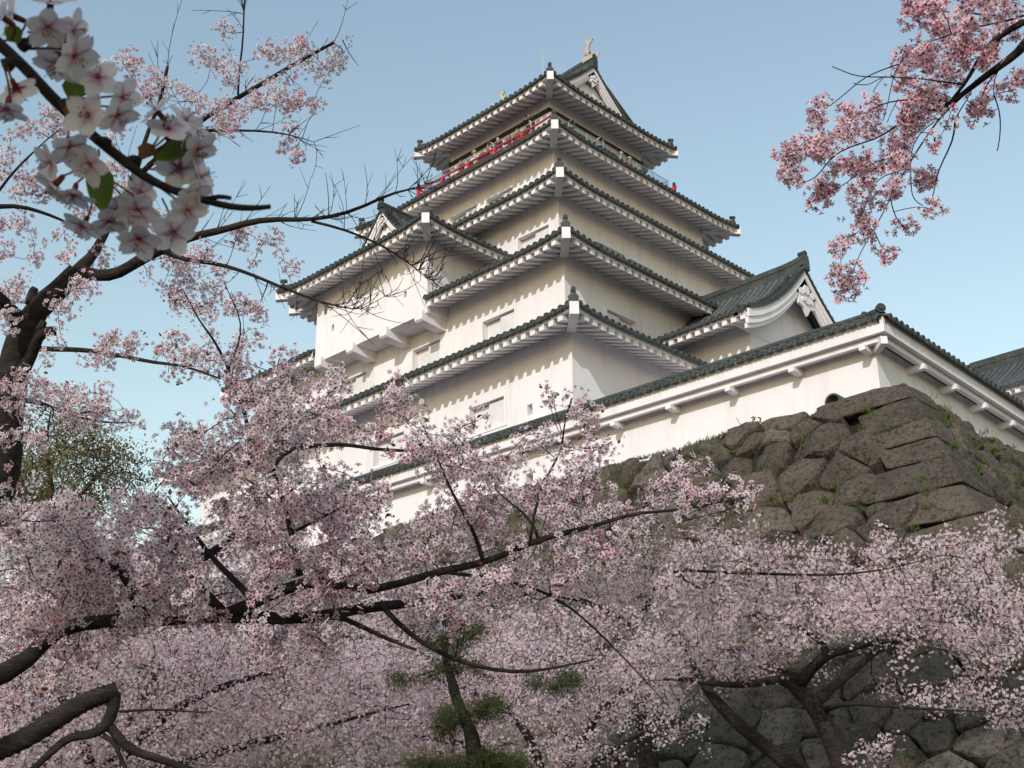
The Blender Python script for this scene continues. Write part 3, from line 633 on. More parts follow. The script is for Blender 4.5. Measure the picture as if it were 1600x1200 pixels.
for pf, ua, ub, sg in ((pL, -60., None, 1), (pR, None, 45., -1)):
    A = np.array([pf(np.array(ua if ua is not None else -off(z)), np.array(z), np.array(-.22)) for z in zs]); B = np.array([pf(np.array(ub if ub is not None else off(z)), np.array(z), np.array(-.22)) for z in zs]); j = np.arange(11)
    mb.add(np.concatenate([A, B]), np.stack([j, j+1, j+13, j+12], -1))
mb.build("packing_earth", M['dark_gap'], stone)
zc = [12.98, 12.42, 11.72, 11.1, 10.5, 9.72, 8.85, 7.95, 7.1, 6.2, 5.3, 4.4, 3.5, 2.6, 1.7, .8, -.2]
nq = 19; gq = np.sin(np.linspace(-np.pi/2, np.pi/2, nq)); GA, GB_ = np.meshgrid(gq, gq); fc = []
for ax_ in range(3):
    for sg in (-1, 1):
        p_ = np.zeros((nq*nq, 3)); p_[:, ax_] = sg; p_[:, (ax_+1) % 3] = GA.ravel(); p_[:, (ax_+2) % 3] = GB_.ravel(); fc.append(p_)
cubev = np.concatenate(fc); ii = np.arange(nq-1)[:, None]*nq; jj = np.arange(nq-1)[None]; qf = np.stack([ii+jj, ii+jj+1, ii+jj+nq+1, ii+jj+nq], -1).reshape(-1, 4); cubef = np.concatenate([qf+nq*nq*k for k in range(6)])
for k in range(len(zc)-1):
    z1, z0 = zc[k]+.012, zc[k+1]-.012; la, lb = ((2.3, 1.35) if k % 2 == 0 else (1.6, 2.2)); r = np.random.default_rng(300+k); la *= r.uniform(.85, 1.15); lb *= r.uniform(.85, 1.15)
    half = np.array([la, lb, z1-z0])/2; rr = .085; a_ = cubev*half; c_ = np.clip(a_, -(half-rr), half-rr); d_ = a_-c_; l_ = np.linalg.norm(d_, axis=1); nrm = d_/np.maximum(l_, 1e-9)[:, None]; a_ = c_+nrm*rr
    z = z0+half[2]+a_[:, 2]; tap = 1-.16*r.uniform()*(a_[:, 0]/half[0]-1)**2*.25
    z = z0+half[2]+a_[:, 2]*tap+(a_[:, 0]/half[0]-1)*r.uniform(-.02, .07)+r.uniform(-.03, .03)*a_[:, 1]/half[1]
    pr_ = .13+r.uniform(-.02, .04); x = off(z)+pr_+a_[:, 0]-half[0]; y = -(off(z)+pr_)+a_[:, 1]+half[1]
    P = W0+ex*x[:, None]+ey*y[:, None]+Z*z[:, None]; nw = ex*nrm[:, :1]+ey*nrm[:, 1:2]+Z*nrm[:, 2:]
    P = P+nw*(vnoise(P, 1.7, k)*.045+vnoise(P, 5, k+3)*.028+vnoise(P, 14, 9)*.012)[:, None]
    mb = MB(); mb.add(P, cubef, 0, rnd=r.uniform(.1, .8)); mb.build("corner_stone", M['stone'], stone, True)
# earth terrace behind the stone base
mb = MB(); tz = 12.58; pts = [loc(-120, -.9), loc(.9, -.9), loc(.9, 90), loc(-120, 90)]
mb.add([p+Z*tz for p in pts]+[p-Z*.5 for p in pts], np.array([[0, 1, 2, 3], [1, 0, 4, 5], [2, 1, 5, 6], [3, 2, 6, 7], [0, 3, 7, 4]])); tag(mb.build("castle_terrace", M['gravel']), kind='structure')
# tufts of grass rooted in the joints
mb = MB(); r = np.random.default_rng(21); bv = []; bf = []; q0 = []
def tuft(P, n_, s_):
    for _ in range(n_):
        d = np.array([r.normal(0, .5), r.normal(0, .5), 1.]); d /= np.linalg.norm(d); t = np.cross(d, r.normal(size=3)); t /= np.linalg.norm(t); L = s_*r.uniform(.5, 1.2); b = P+r.normal(0, s_*.5, 3)*np.array([1, 1, .35])
        i = len(bv); bv.extend([b-t*.012, b+t*.012, b+d*L+r.normal(0, L*.2, 3)]); bf.append((i, i+1, i+2)); q0.extend([r.uniform()]*3)
for _ in range(230):
    z = 12.6-abs(r.normal(0, 3.4)); u = off(z)-r.uniform(.6, 15)
    if z > 1: tuft(pL(np.array(u), np.array(z), np.array(.10)), int(r.integers(14, 40)), r.uniform(.08, .2))
for _ in range(160):
    z = 12.7-abs(r.normal(0, 2.5)); u = -off(z)+r.uniform(.6, 12)
    if z > 1: tuft(pR(np.array(u), np.array(z), np.array(.12)), int(r.integers(14, 40)), r.uniform(.08, .2))
for _ in range(260): tuft(pL(np.array(-r.uniform(2.5, 16)), np.array(12.9), np.array(.0)), 14, r.uniform(.06, .14))
mb.add(np.array(bv), np.array(bf), 0, rnd=np.array(q0)); tag(mb.build("grass", M['grass_blade']), "short green grass growing from the joints of the stone base", "grass", kind='stuff')
mb = MB(); c = loc(-.85, -.62, 13.06); an = np.linspace(0, np.pi, 9)
for ya, yb, ra, rb in ((-.3, .25, .2, .2),):
    V = []; 
    for yy, rr in ((-.3, .22), (.25, .22), (.25, .17), (-.3, .17)): V += [c+ex*rr*math.cos(a)+Z*rr*math.sin(a)+ey*yy for a in an]
    j = np.arange(8); mb.add(np.array(V), np.concatenate([np.stack([k*9+j, k*9+j+1, ((k+1) % 4)*9+j+1, ((k+1) % 4)*9+j], -1) for k in range(4)]), 0, tv=.2)
tag(mb.build("drain_tile", M['tile']), "dark half-round drain tile on top of the stone base near the corner", "drain tile")
# small red-leaved plant on the coping
mb = MB(); tr_ = thing("coping_plant", "small reddish plant sprouting where the white wall meets the stone top", "plant", loc(-3.3, -.7, 12.9))
st = MB(); V = []; Fq = []; q0 = []
for _ in range(14):
    b = loc(-3.3+r.normal(0, .08), -.7+r.normal(0, .06), 12.85); t_ = b+np.array([r.normal(0, .14), r.normal(0, .14), r.uniform(.22, .5)]); st.tube([b, (b+t_)/2+r.normal(0, .03, 3), t_], .007, 4)
    for _ in range(9):
        p_ = b+(t_-b)*r.uniform(.3, 1)+r.normal(0, .04, 3); a_, b_ = r.normal(0, .03, 3), r.normal(0, .02, 3); i = len(V); V += [p_-a_, p_+b_, p_+a_, p_-b_]; Fq.append((i, i+1, i+2, i+3)); q0 += [r.uniform(.7, 1)]*4
mb.add(np.array(V), np.array(Fq), 0, rnd=np.array(q0)); mb.build("leaves", M['red_calyx'], tr_); st.build("stem", M['bark'], tr_)

# ================================================================== FAR TURRET ROOF AT THE RIGHT
far = thing("corner_turret", "distant dark tiled roof with a high ridge beyond the right end of the white wall", "turret", (26, 16, 12.6))
mb = MB(); mt = MB(); wall_face(mb, np.array([15.5, 13.2, 0]), X, -Y, 24, 12.6, 24.0); wall_face(mb, np.array([15.5, 20, 0]), -Y, -X, 6.8, 12.6, 24.0); mb.build("wall", M['plaster'], far)
pf = lambda v: 2.9*(.8*np.asarray(v)/4.6+.2*(np.asarray(v)/4.6)**2)
mb = MB(); eave_comb(mb, np.array([14.6, 12.0, 24.0]), X, Y, 26, 1.2, 0, False, False); mb.build("eave", M['plaster'], far)
tile_slope(mt, np.array([14.6, 12.0, 24.0]), X, Y, 26, pf, lambda u: np.full_like(u, 4.6), 0, 4, nv=6); tile_slope(mt, np.array([40.6, 21.2, 24.0]), -X, -Y, 26, pf, lambda u: np.full_like(u, 4.6), 0, 4, nv=3)
ridge(mt, [(14.4, 16.6, 26.95), (27, 16.6, 26.9), (40.6, 16.6, 26.9)], .5, .55, .14); mt.build("roof", M['tile'], far)

# ================================================================== PEOPLE ON THE BALCONY
def skin_mesh(nodes, edges):
    """nodes: list of (pos, radius); one continuous skinned surface"""
    me = bpy.data.meshes.new("tmp"); me.from_pydata([tuple(p) for p, r_ in nodes], edges, []); o_ = bpy.data.objects.new("tmp", me); COL.objects.link(o_)
    bm = bmesh.new(); bm.from_mesh(me); ly = bm.verts.layers.skin.verify(); bm.verts.ensure_lookup_table()
    for v, (p, r_) in zip(bm.verts, nodes): v[ly].radius = (r_, r_) if np.isscalar(r_) else r_
    bm.verts[0][ly].use_root = True; bm.to_mesh(me); bm.free()
    o_.modifiers.new("s", 'SKIN'); sb = o_.modifiers.new("u", 'SUBSURF'); sb.levels = 1; sb.render_levels = 1
    dg = bpy.context.evaluated_depsgraph_get(); res = bpy.data.meshes.new_from_object(o_.evaluated_get(dg)); bpy.data.objects.remove(o_); return res
def part_from_mesh(name, me, mat, parent):
    me.materials.clear(); me.materials.append(mat)
    for p_ in me.polygons: p_.use_smooth = True; p_.material_index = 0
    o_ = bpy.data.objects.new(name, me); COL.objects.link(o_); o_.parent = parent; return o_
def person(x, y, face, h, label, top, trousers, hat=None, arms='rail', lean=.0, grp=None):
    """local frame: +y is the way the person faces"""
    root = thing("person", label, "person", (x, y, FL), "visitors on the castle balcony"); root.rotation_euler = (0, 0, face)
    s = h/1.7
    V3 = lambda a, b, c: np.array([a, b, c])*s
    hips = V3(0, 0, .92); chest = V3(0, .02+lean*.5, 1.28); neck = V3(0, .03+lean*.8, 1.45); head = V3(0, .06+lean, 1.56); crown = V3(0, .055+lean, 1.66)
    nodes = [(hips, .135*s), (V3(0, .01+lean*.2, 1.08), .125*s), (chest, .145*s), (neck, .055*s), (head, .088*s), (crown, .07*s)]; edges = [(0, 1), (1, 2), (2, 3), (3, 4), (4, 5)]
    arm = []
    for sg in (-1, 1):
        sh = V3(sg*.19, .02+lean*.55, 1.38)
        if arms == 'rail': el, wr, hd = V3(sg*.27, .10+lean*.6, 1.13), V3(sg*.24, .36, 1.13), V3(sg*.24, .43, 1.12)
        elif arms == 'photo': el, wr, hd = V3(sg*.30, .22+lean, 1.36), V3(sg*.13, .34+lean, 1.56), V3(sg*.08, .36+lean, 1.60)
        elif arms == 'up': el, wr, hd = V3(sg*.34, .18+lean, 1.52), V3(sg*.17, .30+lean, 1.72), V3(sg*.12, .32+lean, 1.76)
        else: el, wr, hd = V3(sg*.24, .0, 1.12), V3(sg*.25, .1, .90), V3(sg*.25, .12, .83)
        b = len(nodes); nodes += [(sh, .062*s), (el, .045*s), (wr, .03*s), (hd, .034*s)]; edges += [(2, b), (b, b+1), (b+1, b+2), (b+2, b+3)]; arm.append((sh, el, wr))
        dv = (hd-wr)/np.linalg.norm(hd-wr); sd_ = np.cross(dv, Z); sd_ /= np.linalg.norm(sd_)+1e-9
        for q, L_ in zip((-.024, -.008, .008, .024), (.07, .08, .078, .062)):
            f = len(nodes); p1 = hd+sd_*q*s+dv*.03*s; nodes += [(p1, .009*s), (p1+dv*L_*.5*s-Z*.008*s, .008*s), (p1+dv*L_*s-Z*.03*s, .007*s)]; edges += [(b+3, f), (f, f+1), (f+1, f+2)]
        f = len(nodes); nodes += [(hd-sd_*sg*.04*s, .011*s), (hd-sd_*sg*.05*s+dv*.04*s, .009*s)]; edges += [(b+3, f), (f, f+1)]
        l = len(nodes); nodes += [(V3(sg*.095, 0, .84), .09*s), (V3(sg*.10, .03, .48), .06*s), (V3(sg*.10, -.01, .09), .042*s), (V3(sg*.11, .13, .035), .04*s)]; edges += [(0, l), (l, l+1), (l+1, l+2), (l+2, l+3)]
    part_from_mesh("body", skin_mesh(nodes, edges), M['skin'], root)
    tn = [(hips, .155*s), (V3(0, .01+lean*.2, 1.08), .15*s), (chest, (.17*s, .15*s)), (V3(0, .03+lean*.7, 1.42), .08*s)]; te = [(0, 1), (1, 2), (2, 3)]
    for sh, el, wr in arm: b = len(tn); tn += [(sh, .082*s), (el, .06*s), (wr+(el-wr)*.12, .046*s)]; te += [(2, b), (b, b+1), (b+1, b+2)]
    part_from_mesh("jacket", skin_mesh(tn, te), top, root)
    ln = [(hips-Z*.0, .15*s)]; le = []
    for sg in (-1, 1): b = len(ln); ln += [(V3(sg*.095, 0, .82), .105*s), (V3(sg*.10, .03, .48), .078*s), (V3(sg*.10, -.01, .10), .062*s)]; le += [(0, b), (b, b+1), (b+1, b+2)]
    part_from_mesh("trousers", skin_mesh(ln, le), trousers, root)
    mb = MB(); hc = (head+crown)/2; b0 = np.array([x, y, FL]); nseg = 12; V = []; cs, sn = math.cos(face), math.sin(face)
    for k in range(7):
        th = k/6*math.pi*.62
        for a in np.arange(nseg)*2*math.pi/nseg:
            dirv = np.array([math.sin(th)*math.cos(a), math.sin(th)*math.sin(a), math.cos(th)]); fr = max(0, dirv[1])*(k > 3)
            V.append(hc+np.array([0, -.012*s, .012*s])+dirv*np.array([.098, .108, .125])*s*(1-.35*fr))
    i_ = np.arange(6)[:, None]*nseg; j_ = np.arange(nseg)[None]; mb.add(np.array(V)+b0, np.stack([i_+j_, i_+nseg+j_, i_+nseg+(j_+1) % nseg, i_+(j_+1) % nseg], -1).reshape(-1, 4))
    mb.build("hair", M['black_hair'], root, True)
    fc_ = head+b0; fm = MB(); fm.tube([fc_+np.array([0, .085, .03])*s, fc_+np.array([0, .108, -.005])*s, fc_+np.array([0, .09, -.012])*s], [.008*s, .014*s, .01*s], 6, 0); fm.build("nose", M['skin'], root, True)
    for sg in (-1, 1):
        fm = MB(); fm.tube([fc_+np.array([sg*.032+q, .088, .025])*s for q in (-.012, 0, .012)], [.003*s, .007*s, .003*s], 6); fm.build("eye", M['black_hair'], root, True)
        fm = MB(); fm.tube([fc_+np.array([sg*.088, -.004, q])*s for q in (-.025, 0, .03)], [.006*s, .014*s, .012*s], 6); fm.build("ear", M['skin'], root, True)
    fm = MB(); fm.tube([fc_+np.array([q, .086, -.045])*s for q in (-.022, 0, .022)], [.003*s, .006*s, .003*s], 6); fm.build("mouth", M['red_calyx'], root, True)
    if hat is not None:
        hm = MB(); t_ = crown+b0+Z*.02*s
        hm.tube([t_+Z*q*s for q in (-.06, -.058, -.03, .02, .06, .075)], [.17*s, .165*s, .105*s, .10*s, .075*s, .01*s], 14); hm.build("hat", hat, root, True)
    if arms in ('photo', 'up'):
        cmb = MB(); c_ = (V3(0, .38+lean, 1.60 if arms == 'photo' else 1.77)); cmb.abox(c_+b0-np.array([.05, .015, .035]), c_+b0+np.array([.05, .015, .035])); cmb.tube([c_+b0+Y*.014, c_+b0+Y*.05], .022, 10)
        tag(cmb.build("camera_in_hand", M['black_hair'], root))
    return root
CL = {k: cloth(k+"_cloth", c) for k, c in dict(grey_green=(.07, .075, .06), white=(.68, .68, .66), black=(.02, .02, .022), beige=(.42, .34, .25), charcoal=(.045, .045, .05), maroon=(.16, .03, .045), brown=(.17, .10, .06), ochre=(.42, .25, .09), teal=(.05, .12, .14), pale_grey=(.45, .46, .48), pink=(.62, .20, .30), navy=(.03, .04, .08), straw=(.60, .48, .24)).items()}
PL = [  # pixel of the head, depth line, clothing
 (0, 722, 243, "person in a dark grey-green jacket farthest left on the balcony, by the red railing", 'grey_green', 'beige', None, 'rail', .05, 1.62),
 (0, 744, 230, "person in a white jacket and straw-coloured hat on the balcony", 'white', 'charcoal', 'straw', 'rail', .08, 1.66),
 (0, 761, 219, "person in all-black clothes standing back beside the white-jacketed one in a straw hat", 'black', 'black', None, 'down', .0, 1.70),
 (0, 772, 218, "person in a beige jacket holding a camera to the face behind the red railing", 'beige', 'charcoal', None, 'photo', .03, 1.55),
 (0, 780, 206, "tall person in a charcoal jacket leaning on the balcony rail", 'charcoal', 'black', None, 'rail', .05, 1.78),
 (0, 797, 203, "short person in a maroon jacket behind the red railing", 'maroon', 'maroon', None, 'rail', .04, 1.56),
 (0, 810, 195, "person in a brown jacket and ochre trousers behind the red railing", 'brown', 'ochre', None, 'rail', .04, 1.62),
 (0, 830, 177, "person in black with both arms raised to take a photo near the balcony corner", 'black', 'charcoal', None, 'up', .02, 1.74),
 (1, 886, 192, "person in a teal jacket raising a camera just right of the balcony corner", 'teal', 'navy', None, 'photo', .03, 1.60),
 (1, 931, 216, "person in a pale grey jacket raising a camera on the right side of the balcony", 'pale_grey', 'charcoal', None, 'photo', .03, 1.60),
 (1, 939, 219, "person in a navy jacket looking over the rail beside the pale grey one", 'navy', 'charcoal', None, 'rail', .05, 1.64),
 (1, 968, 239, "person in a beige coat and white hat on the right side of the balcony", 'beige', 'beige', 'white', 'rail', .05, 1.58),
 (1, 981, 245, "person in a pink jacket and white hat, rightmost on the balcony", 'pink', 'pale_grey', 'white', 'rail', .05, 1.58)]
for sd_, px_, py_, lab, tp, tr, ht, ar, le, hh in PL:
    dep = 4.12 if ar != 'down' else 3.95
    if sd_ == 0: q = onplane(px_, py_, (0, -dep, 0), Y); person(q[0], -dep, math.pi, hh, lab, CL[tp], CL[tr], CL[ht] if ht else None, ar, le)
    else: q = onplane(px_, py_, (dep, 0, 0), X); person(dep, q[1], -math.pi/2, hh, lab, CL[tp], CL[tr], CL[ht] if ht else None, ar, le)

# ================================================================== TREES
def catmull(P, step):
    P = np.asarray(P, float); Q = np.vstack([2*P[0]-P[1], P, 2*P[-1]-P[-2]]); out = []
    for i in range(1, len(Q)-2):
        n_ = max(2, int(np.linalg.norm(Q[i+1][:3]-Q[i][:3])/step)); t = np.linspace(0, 1, n_, endpoint=False)[:, None]
        out.append(.5*((2*Q[i])+(-Q[i-1]+Q[i+1])*t+(2*Q[i-1]-5*Q[i]+4*Q[i+1]-Q[i+2])*t**2+(-Q[i-1]+3*Q[i]-3*Q[i+1]+Q[i+2])*t**3))
    return np.vstack(out+[P[-1:]])
class Tree:
    RS = 1.0
    def __init__(s, seed): s.r = np.random.default_rng(seed); s.N = np.zeros((0, 3)); s.R = np.zeros(0); s.ch = []; s.tips = []
    def limb(s, px, D=None, step=.25, wob=.012):
        """limb from photograph points (x, y, distance, radius) turned into world points"""
        P = np.array([np.append(at(p[0], p[1], p[2]), p[3]*s.RS) for p in px]); return s.wlimb(P, step, wob)
    def wlimb(s, P, step=.25, wob=.012):
        C = catmull(np.asarray(P, float), step); C[1:-1, :3] += s.r.normal(0, min(wob, step*.045), (len(C)-2, 3)); C[:, 3] = np.maximum(C[:, 3], .002)
        ln_ = np.concatenate([[0], np.cumsum(np.linalg.norm(np.diff(C[:, :3], axis=0), axis=1))]); am = min(.03, .35*C[:, 3].max()+.006)*np.minimum(1, np.minimum(ln_, ln_[-1]-ln_)/.3)
        for f_ in (7., 13.): C[:, :3] += am[:, None]*np.sin(ln_*f_/max(1, ln_[-1]/4)+s.r.uniform(0, 6))[:, None]*s.r.normal(0, .7, 3)
        for _ in range(3): C[1:-1] = .5*C[1:-1]+.25*(C[:-2]+C[2:])
        s.ch.append(C); s.N = np.vstack([s.N, C[:, :3]]); s.R = np.append(s.R, C[:, 3]); return C
    def grow(s, T, maxr=.014, tip=.0022, lift=.10, wob=.10, step=.14, limit=None):
        """joins every target point to the nearest wood by a curved twig; later twigs branch off earlier ones"""
        T = np.asarray(T, float)
        if not len(T): return
        d0 = np.array([np.min(np.linalg.norm(s.N[::3]-t, axis=1)) for t in T]); order = np.argsort(d0)
        cap = len(s.N)+len(T)*24; NN = np.zeros((cap, 3)); RR = np.zeros(cap); n_ = len(s.N); NN[:n_] = s.N; RR[:n_] = s.R
        for k in order:
            t = T[k]; d = NN[:n_]-t; dd = np.einsum('ij,ij->i', d, d); i = int(np.argmin(dd)); L = math.sqrt(dd[i])
            if L < .02 or (limit and L > limit): continue
            p = NN[i]; m = (p+t)/2+np.array([0, 0, -lift*L])+s.r.normal(0, wob*L, 3); q = int(np.clip(L/step, 2, 18))
            u = np.linspace(0, 1, q+1)[:, None]; C = (1-u)**2*p+2*u*(1-u)*m+u*u*t; C[1:-1] += s.r.normal(0, .012*min(L, 1)*.8, (q-1, 3))
            r0 = min(RR[i]*.75, tip+.0105*L, maxr); r0 = max(r0, tip); rr = r0+(tip-r0)*u[:, 0]
            s.ch.append(np.hstack([C, rr[:, None]])); NN[n_:n_+q] = C[1:]; RR[n_:n_+q] = rr[1:]; n_ += q
        s.N, s.R = NN[:n_].copy(), RR[:n_].copy()
    def twiglets(s, chain, n_, lo, hi, up=.6, r0=.0032):
        """bare upright twigs along a limb"""
        for _ in range(n_):
            i = int(s.r.integers(len(chain)//6, len(chain))); p = chain[i, :3]; t = chain[min(i+1, len(chain)-1), :3]-chain[i-1, :3]; t /= np.linalg.norm(t)+1e-9
            d = t*s.r.uniform(.2, 1.0)+Z*abs(s.r.normal(up, .4))*(1 if s.r.uniform() < .8 else -.8)+s.r.normal(0, .32, 3); d /= np.linalg.norm(d); L = s.r.uniform(lo, hi); b = s.r.normal(0, .30, 3)
            C = np.array([p+d*L*u+b*L*u*u+Z*L*.15*u*u for u in np.linspace(0, 1, 5)]); C = np.hstack([C, np.linspace(r0, r0*.5, 5)[:, None]]); s.ch.append(C)
            s.N = np.vstack([s.N, C[1:, :3]]); s.R = np.append(s.R, C[1:, 3])
            for q in range(int(s.r.integers(0, 4))):
                j = int(s.r.integers(1, 4)); d2 = d+s.r.normal(0, .6, 3)+Z*.2; d2 /= np.linalg.norm(d2); L2 = L*s.r.uniform(.2, .5)
                s.ch.append(np.array([np.append(C[j, :3]+d2*L2*u, r0*.75*(1-.4*u)) for u in (0, .5, 1)]))
    def wood(s, name, parent, mat='bark', thin=4):
        mb = MB()
        for C in s.ch:
            rm = C[:, 3].max(); sides = 12 if rm > .06 else 8 if rm > .02 else 5 if rm > .006 else thin
            P, R_c = C[:, :3], C[:, 3].copy()
            if rm > .03: R_c = R_c*(1+.05*np.sin(np.arange(len(R_c))*.9+1)+.03*np.sin(np.arange(len(R_c))*2.3))
            mb.tube(P, R_c, sides)
        return mb.build(name, M[mat], parent, True)
def ell(T, lst, d0, d1, dens, r, clump=.062):
    """targets in ellipses of the photograph (cx, cy, rx, ry), spread through real depth d0..d1"""
    out = []
    for e in lst:
        cx, cy, rx, ry = e[:4]; a, b = (e[4], e[5]) if len(e) > 5 else (d0, d1); n_ = max(1, int(round(dens*rx*ry/1000.)))
        dm = r.uniform(a, b); prev = None
        for m_ in range(n_):
            if rx > 30 and prev is not None and m_ % 4: out.append(prev+r.normal(0, 1, 3)*clump); continue
            an, q = r.uniform(0, 6.283), math.sqrt(r.uniform()); D = r.uniform(a, b) if rx > 30 else dm+r.normal(0, .5*rx/2000*dm)
            prev = at(cx+rx*q*math.cos(an), cy+ry*q*math.sin(an), D); out.append(prev)
    return np.array(out)
def poly_targets(poly, n_, d0, d1, r):
    P = np.array(poly, float); lo, hi = P.min(0), P.max(0); out = []
    while len(out) < n_:
        x, y = r.uniform(lo[0], hi[0]), r.uniform(lo[1], hi[1]); ins = False; j = len(P)-1
        for i in range(len(P)):
            if (P[i, 1] > y) != (P[j, 1] > y) and x < (P[j, 0]-P[i, 0])*(y-P[i, 1])/(P[j, 1]-P[i, 1])+P[i, 0]: ins = not ins
            j = i
        if ins:
            p_ = at(x, y, r.uniform(d0, d1)); k_ = int(r.integers(3, 9)); out += [p_]+[p_+r.normal(0, 1, 3)*np.array([.34, .34, .17]) for _ in range(k_)]
    return np.array(out[:n_])
def flower_template(R, lod):
    """five notched petals, dark centre and calyx; axis +z"""
    V, F4, F5, rd, mats = [], [], [], [], []
    pet = []
    for k in range(5):
        a = k*2*math.pi/5
        pr = lambda rr, da, z: [R*rr*math.cos(a+da), R*rr*math.sin(a+da), R*z]
        b = len(V)
        if lod > 0: V += [pr(.10, 0, 0), pr(.62, -.50, .20), pr(1.0, -.22, .26), pr(.90, 0, .20), pr(1.0, .22, .26), pr(.62, .50, .20), pr(.55, 0, .08)]; rd += [0, .6, 1, .9, 1, .6, .5]; F4 += [(b, b+1, b+2, b+6), (b+6, b+2, b+3, b+3), (b, b+6, b+4, b+5), (b+6, b+3, b+4, b+4)]
        else: V += [pr(.08, 0, 0), pr(.66, -.50, .18), pr(1.0, 0, .26), pr(.66, .50, .18)]; rd += [0, .65, 1, .65]; F4 += [(b, b+1, b+2, b+3)]
    F4 = np.array(F4); tri = F4[F4[:, 2] == F4[:, 3]][:, :3] if lod > 0 else np.zeros((0, 3), int); quad = F4[F4[:, 2] != F4[:, 3]]
    b = len(V); cal = []
    n_ = 5 if lod > 0 else 3
    for k in range(n_): a = k*2*math.pi/n_+.3; V.append([R*(.24 if lod else .15)*math.cos(a), R*(.24 if lod else .15)*math.sin(a), R*.015]); rd.append(0)
    V.append([0, 0, -R*.55]); rd.append(0); cal = [(b+k, b+(k+1) % n_, b+n_) for k in range(n_)]
    if lod > 0:   # stamen tuft
        c = len(V); V += [[R*.10, 0, R*.05], [-R*.07, R*.08, R*.05], [-R*.07, -R*.08, R*.05], [0, 0, R*.26]]; rd += [0]*4; cal += [(c, c+1, c+3), (c+1, c+2, c+3), (c+2, c, c+3)]
    return np.array(V), quad, tri, np.array(cal), np.array(rd)
def frames(Nrm, r):
    n_ = len(Nrm); a = r.normal(size=(n_, 3)); Xv = np.cross(a, Nrm); Xv /= np.linalg.norm(Xv, axis=1)[:, None]+1e-9; Yv = np.cross(Nrm, Xv); return np.stack([Xv, Yv, Nrm], -1)
def blossoms(name, parent, C, mats, r, R=.017, per=(14, 26), rc=.10, lod=1, axis=None, shell=.6, scale=None):
    """flower balls round the cluster centres C, one mesh"""
    V, q, t, cal, rd = flower_template(R, lod)
    cnt = r.integers(per[0], per[1]+1, len(C)); idx = np.repeat(np.arange(len(C)), cnt); n_ = len(idx)
    d = r.normal(size=(n_, 3)); d /= np.linalg.norm(d, axis=1)[:, None]
    rad_ = (shell+(1-shell)*r.uniform(size=n_))*rc
    sc_c = r.uniform(.65, 1.25, len(C)); st = r.normal(0, 1, (len(C), 3)); st /= np.linalg.norm(st, axis=1)[:, None]
    offv = d*rad_[:, None]*sc_c[idx][:, None]; offv += st[idx]*(np.einsum('ij,ij->i', offv, st[idx])*.7)[:, None]
    P = C[idx]+offv; Nn = d+r.normal(0, .38, (n_, 3))+np.array([0, 0, -.12]); Nn /= np.linalg.norm(Nn, axis=1)[:, None]
    Rm = frames(Nn, r)*r.uniform(.78, 1.15, n_)[:, None, None]
    VV = np.einsum('nij,vj->nvi', Rm, V)+P[:, None]; k = len(V); base = (np.arange(n_)*k)[:, None, None]
    rn = np.repeat(np.clip(r.beta(1.2, 2.2, len(C))[idx]*.7+r.uniform(0, .35, n_), 0, 1), k)
    mb = MB(); fl = [(q[None]+base).reshape(-1, 4)]; 
    if len(t): fl.append((t[None]+base).reshape(-1, 3))
    mb.add(VV.reshape(-1, 3), fl, 0, rad=np.tile(rd, n_), rnd=rn)
    cq = (cal[None]+base).reshape(-1, 3); mb.f.append((cq, np.full(len(cq), 1)))
    return mb.build(name, [M[mats], M['red_calyx']], parent)
def leaf_mesh(name, parent, C, r, mat='young_cherry_leaf', L=(.025, .055), per=(2, 6), spread=.05, up=.7, wd=.30, flat=1.0):
    cnt = r.integers(per[0], per[1]+1, len(C)); idx = np.repeat(np.arange(len(C)), cnt); n_ = len(idx)
    d = r.normal(0, .6, (n_, 3))+np.array([0, 0, up]); d /= np.linalg.norm(d, axis=1)[:, None]; fr = frames(d, r); l = r.uniform(*L, n_); P = C[idx]+r.normal(0, spread, (n_, 3))*np.array([1, 1, flat])
    T = np.array([(0, 0, 0), (wd, .05, .35), (wd*.7, .10, .7), (0, .18, 1.0), (-wd*.7, .10, .7), (-wd, .05, .35), (0, -.04, .5)]); F = np.array([(0, 1, 2, 6), (6, 2, 3, 4), (0, 6, 4, 5)])
    VV = np.einsum('nij,vj->nvi', fr*l[:, None, None], T)+P[:, None]
    mb = MB(); mb.add(VV.reshape(-1, 3), (F[None]+(np.arange(n_)*7)[:, None, None]).reshape(-1, 4), 0, rnd=np.repeat(r.uniform(size=n_), 7)); return mb.build(name, M[mat], parent)
def gpt(x, y, D):   # ground point below a photograph point
    p = at(x, y, D); return np.array([p[0], p[1], 0.0])

# ------------------------------------------------------------------ left cherry tree (trunk at the left edge)
B = Tree(31); rB = B.r; B.RS = .86
root = at(-75, 1010, 9.8); base = np.array([root[0]-.5, root[1]-.2, 0])
trunkB = B.wlimb(np.vstack([np.append(base, .30), np.append(base+Z*1.2, .24)]+[np.append(at(x, y, D), r_) for x, y, D, r_ in ((-45, 850, 9.8, .165), (-8, 735, 9.8, .145), (10, 660, 9.8, .125), (22, 585, 9.8, .105), (38, 525, 9.8, .095), (52, 478, 9.8, .088), (86, 452, 9.7, .076), (121, 424, 9.7, .066))]), .15, .01)
L1 = B.limb([(121, 424, 9.7, .062), (147, 428, 9.6, .052), (184, 425, 9.5, .05), (220, 412, 9.4, .046), (255, 391, 9.3, .042), (292, 373, 9.2, .036), (333, 356, 9.1, .03), (375, 346, 9.0, .026), (437, 342, 8.9, .021), (487, 346, 8.8, .018), (545, 333, 8.7, .014), (600, 312, 8.6, .011), (640, 297, 8.6, .009), (665, 288, 8.5, .004)], .15)
